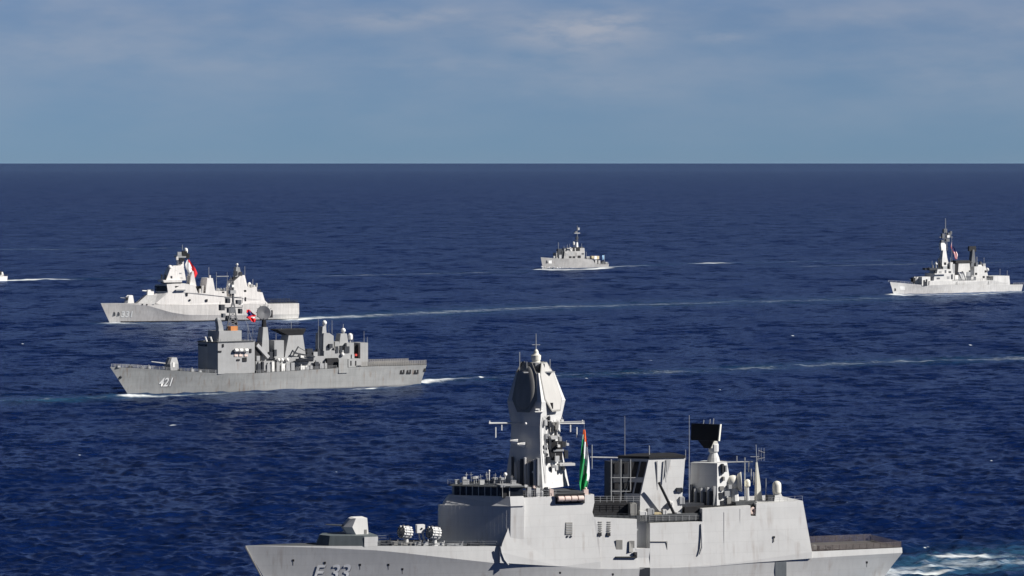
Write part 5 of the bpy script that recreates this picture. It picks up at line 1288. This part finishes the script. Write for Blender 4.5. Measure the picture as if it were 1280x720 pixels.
    MB().rings([[(x, H.side(x, z) - .2, z) for x, z in L], [(x, H.side(x, z) + .08, z) for x, z in L]]).build('white_patch', num_white, rt)
    for px in (1197, 1236): S.box('panel_seam', P('seam_grey', (.38, .38, .37)), px, 351.5, px + .35, 356, B - .1, B + .045)
    flag(S, 'ship_flag', 'red and white striped flag with a dark corner, on the frigate at the right edge', [(303, 1189.3, 1190.3), (308, 1188.8, 1191.5), (313, 1189.5, 1195), (318, 1192.5, 1197.2), (324, 1194.5, 1196.6)], .8,
         lambda s, t: 2 if (t < .55 and s > .35) else int(s * 8) % 2, [fl_red, fl_white, fl_blue])
    MB().tube(S.pt(1189.6, 296.5, .8), S.pt(1190, 338, .8), .1, n=4).build('halyard', mast_grey, rt)
right_frigate()

# ================================================================== the small patrol ship far off, centre
def patrol_ship():
    S = Ship('patrol_ship', 'small light grey patrol ship far off near the centre, with white bow spray', 'patrol ship', (678.5, 335.9), (761, 333.6))
    rt = S.root; B = 5.2
    H = Hull(S, B, [(676, 321.6), (690, 322.6), (704, 323.3), (731, 323.4), (741, 324.5), (743, 327), (744, 330), (752, 330.2), (761.3, 330)], (678.5, 335.9), (760.8, 333.6), wlB=.9, s0=(.85, .9), p=(2.2, 1.7))
    H.build(mine_grey, deck_dark, rt)
    def blk(nm, mat, pf, pa, pt_, pb, half, rake=0., par=None): return S.tower(nm, mat, [(pf, pa, pb), (pf + rake, pa, pt_)], half, half * 2, parent=par)
    dh = blk('deckhouse', mine_grey, 704.5, 731, 314, 325, 3.9, 1.5)
    blk('bridge', mine_grey, 708, 720, 310, 315, 3.0, 1); S.box('bridge_window', glass, 708.5, 311.2, 714, 313, 2.9, 3.06)
    for px in (711.3, 715.8): S.box('house_opening', soot_shade_black, px, 320.3, px + 3.2, 322.6, 3.7, 4.0, parent=dh)
    S.box('house_opening', soot_shade_black, 722, 319.5, 726, 322.5, 3.7, 4.0, parent=dh)
    blk('foredeck_house', mine_grey, 695.5, 705, 316, 324, 2.0)
    for px, t, w in ((697.5, 311, 5), (701, 313, 3)): S.box('gun_mount', dark_gear, px, t, px + w, 321, .8, 2.6)
    S.pole('barrel', mast_grey, 696, 321, 314, 1.5, .5)
    for px, t in ((698, 303), (709, 306), (717.5, 301.5)): S.pole('whip_aerial', mast_grey, px, 314, t, .5, .22)
    MB().capsule(S.pt(717, 306, 0), .9, 2.8).build('radome', white_p, rt)
    S.tower('funnel', mine_grey, [(724, 731, 317), (725, 730.5, 310)], 2, 4); S.box('dark_gap', soot_shade_black, 721, 309, 725, 317, .5, 2.2)
    S.box('stack', soot_shade_black, 716, 309, 718.5, 317, 1.5, 3.1); MB().ball(S.pt(713, 313, 3), 1.0).build('searchlight', white_p, rt)
    ms = S.pole('mast', lattice_dark, 721.5, 317, 282, 0, .8, .35)
    S.tower('mast_foot', white_p, [(720.5, 723.5, 317), (721, 722.4, 303)], .8, 1.6, parent=ms)
    for px, py, w, h, mt in ((719.3, 289, 2, 2, lattice_dark), (722.5, 284.5, 2, 3, mast_grey), (720.5, 296, 2.5, 3, dark_gear), (719.5, 300, 3.5, 1.2, dark_gear), (718, 291, 7, .8, mast_grey)): S.box('mast_sensor', mt, px, py, px + w, py + h, -.5, .6, parent=ms)
    for i, px in enumerate((739.5, 743, 746)): S.box('deck_crate', [olive, pale331, olive][i], px, 320, px + 3, 324, 1.5, 3.6)
    MB().tube(S.pt(743, 330, 2), S.pt(748, 322, 2), .5, n=4).tube(S.pt(750, 330, 2), S.pt(746, 323, 2), .4, n=4).build('crane', dark_gear, rt)
    for px, t in ((744, 325), (748, 325.5), (753, 326), (757, 327.5)): S.box('winch', [dark_gear, mine_grey][int(t) % 2], px, t, px + 2.4, 330.3, 1.5, 3.5)
    S.pole('flagstaff', mast_grey, 755.5, 330, 318.5, 0, .2)
    e = H.edge(S.x(760, 330, 4), S.x(745, 330, 4), 6, 1, 0, .1); railing(e, 1.2, 2, .12, 2).build('railing', mast_grey, rt)
    p = S.pt(685.6, 327.3, 3); MB().box(p.x - .9, p.x + .9, H.side(p.x, p.z) - .4, H.side(p.x, p.z) + .1, p.z - 1.2, p.z + 1.2).build('anchor', dark_gear, rt)
    p = S.pt(690, 327.6, 4); L = [(p.x - 1.7, p.z - 1.3), (p.x + 1.5, p.z - 1.2), (p.x + 1.7, p.z + 1.2), (p.x - 1.3, p.z + 1.4)]
    MB().rings([[(x, H.side(x, z) - .3, z) for x, z in L], [(x, H.side(x, z) + .1, z) for x, z in L]]).build('white_patch', num_white, rt)
    flag(S, 'ship_flag', 'tiny pale blue flag at the stern of the small patrol ship', [(319, 753, 755.4), (321, 752.7, 755.4), (324.5, 753.3, 755.4)], 0.0, lambda s, t: 0, [P('flag_pale_blue', (.25, .40, .55), rough=.9)], wave=.2)
    for i, (px, py, w, h, la) in enumerate(((706, 316, 2, 4, 3.9), (709.5, 317, 3, 2.4, 4.0), (714, 315.6, 2.4, 3, 4.0), (719, 316, 2, 5, 3.9), (727, 316.5, 3, 1.6, 4.0), (712, 309, 2, 3, 2.4), (705.5, 311, 2, 4, 2.0), (733, 320.5, 4, 3.4, 2.8), (726, 308.5, 3, 2, 1.5), (699, 318.5, 3, 4.5, 2.9), (692, 320, 2, 2.5, 2.4))):
        S.box(['deck_locker', 'vent_head', 'winch'][i % 3], [dark_gear, mast_grey, mast_grey, mine_grey][i % 4], px, py, px + w, py + h, la - 1.2, la)
    for px, a, b in ((705, 314, 307.5), (712, 311, 305), (727, 310, 304.5), (733, 323, 315)): S.pole('whip_aerial', mast_grey, px, a, b, 1.5, .15)
    railing([S.pt(731, 323.4, 4), S.pt(742, 324.3, 4)], 1.3, 2, .12, 2).build('railing', dark_gear, rt)
    # spray thrown up along the bow
    m = MB(); rr = random.Random(2)
    for i in range(90):
        t = rr.random() ** 1.3; px = 674.5 + t * 42; x, _ = S.at(px, 335, 3)
        xb = min(x, H.lv[1][0][-1] + 1.6); y = (H.side(min(xb, H.lv[1][0][-1] - .3), .5) + rr.uniform(-.1, 1.5))
        r = rr.uniform(.22, .75) * (1 - .5 * t); m.lathe((xb, y, rr.uniform(-.2, 1.9 * (1 - .65 * t))), [(r * .1, -r), (r, 0), (r * .1, r * .8)], n=5)
    m.build('bow_spray', P('spray_white', (.80, .82, .84), rough=.9), rt)
patrol_ship()

# ================================================================== the ship whose stern just enters at the left edge
def left_edge_ship():
    S = Ship('patrol_ship', 'pale ship at the far left edge, only its stern and white wake in view', 'patrol ship', (-78, 354), (9, 350.6))
    rt = S.root; B = 5.0
    H = Hull(S, B, [(-84, 342), (-60, 343), (-30, 344.5), (-4, 345.5), (9.5, 345.2)], (-78, 354), (9, 350.6), wlB=.92, s0=(.9, .94), p=(2.2, 1.7))
    H.build(pale331, deck_dark, rt)
    S.tower('deckhouse', pale331, [(-50, -8, 346), (-47, -8, 334)], 3.6, 7.2)
    S.tower('after_house', pale331, [(-6, 5.5, 346), (-4, 3.5, 340)], 3.2, 6.4)
    S.box('hangar_opening', soot_shade_black, -1, 339, 2.2, 343.5, 1.5, 3.3)
    S.tower('mast', mast_grey, [(-36, -30, 334), (-34, -32, 310)], .9, 1.8)
    S.tower('funnel', pale331, [(-22, -12, 334), (-20, -13, 325)], 1.8, 3.6)
    e = H.edge(S.x(9, 345, 4), S.x(-3, 345, 4), 5, 1, 0, .1); railing(e, 1.3, 2, .14, 2).build('railing', dark_gear, rt)
left_edge_ship()
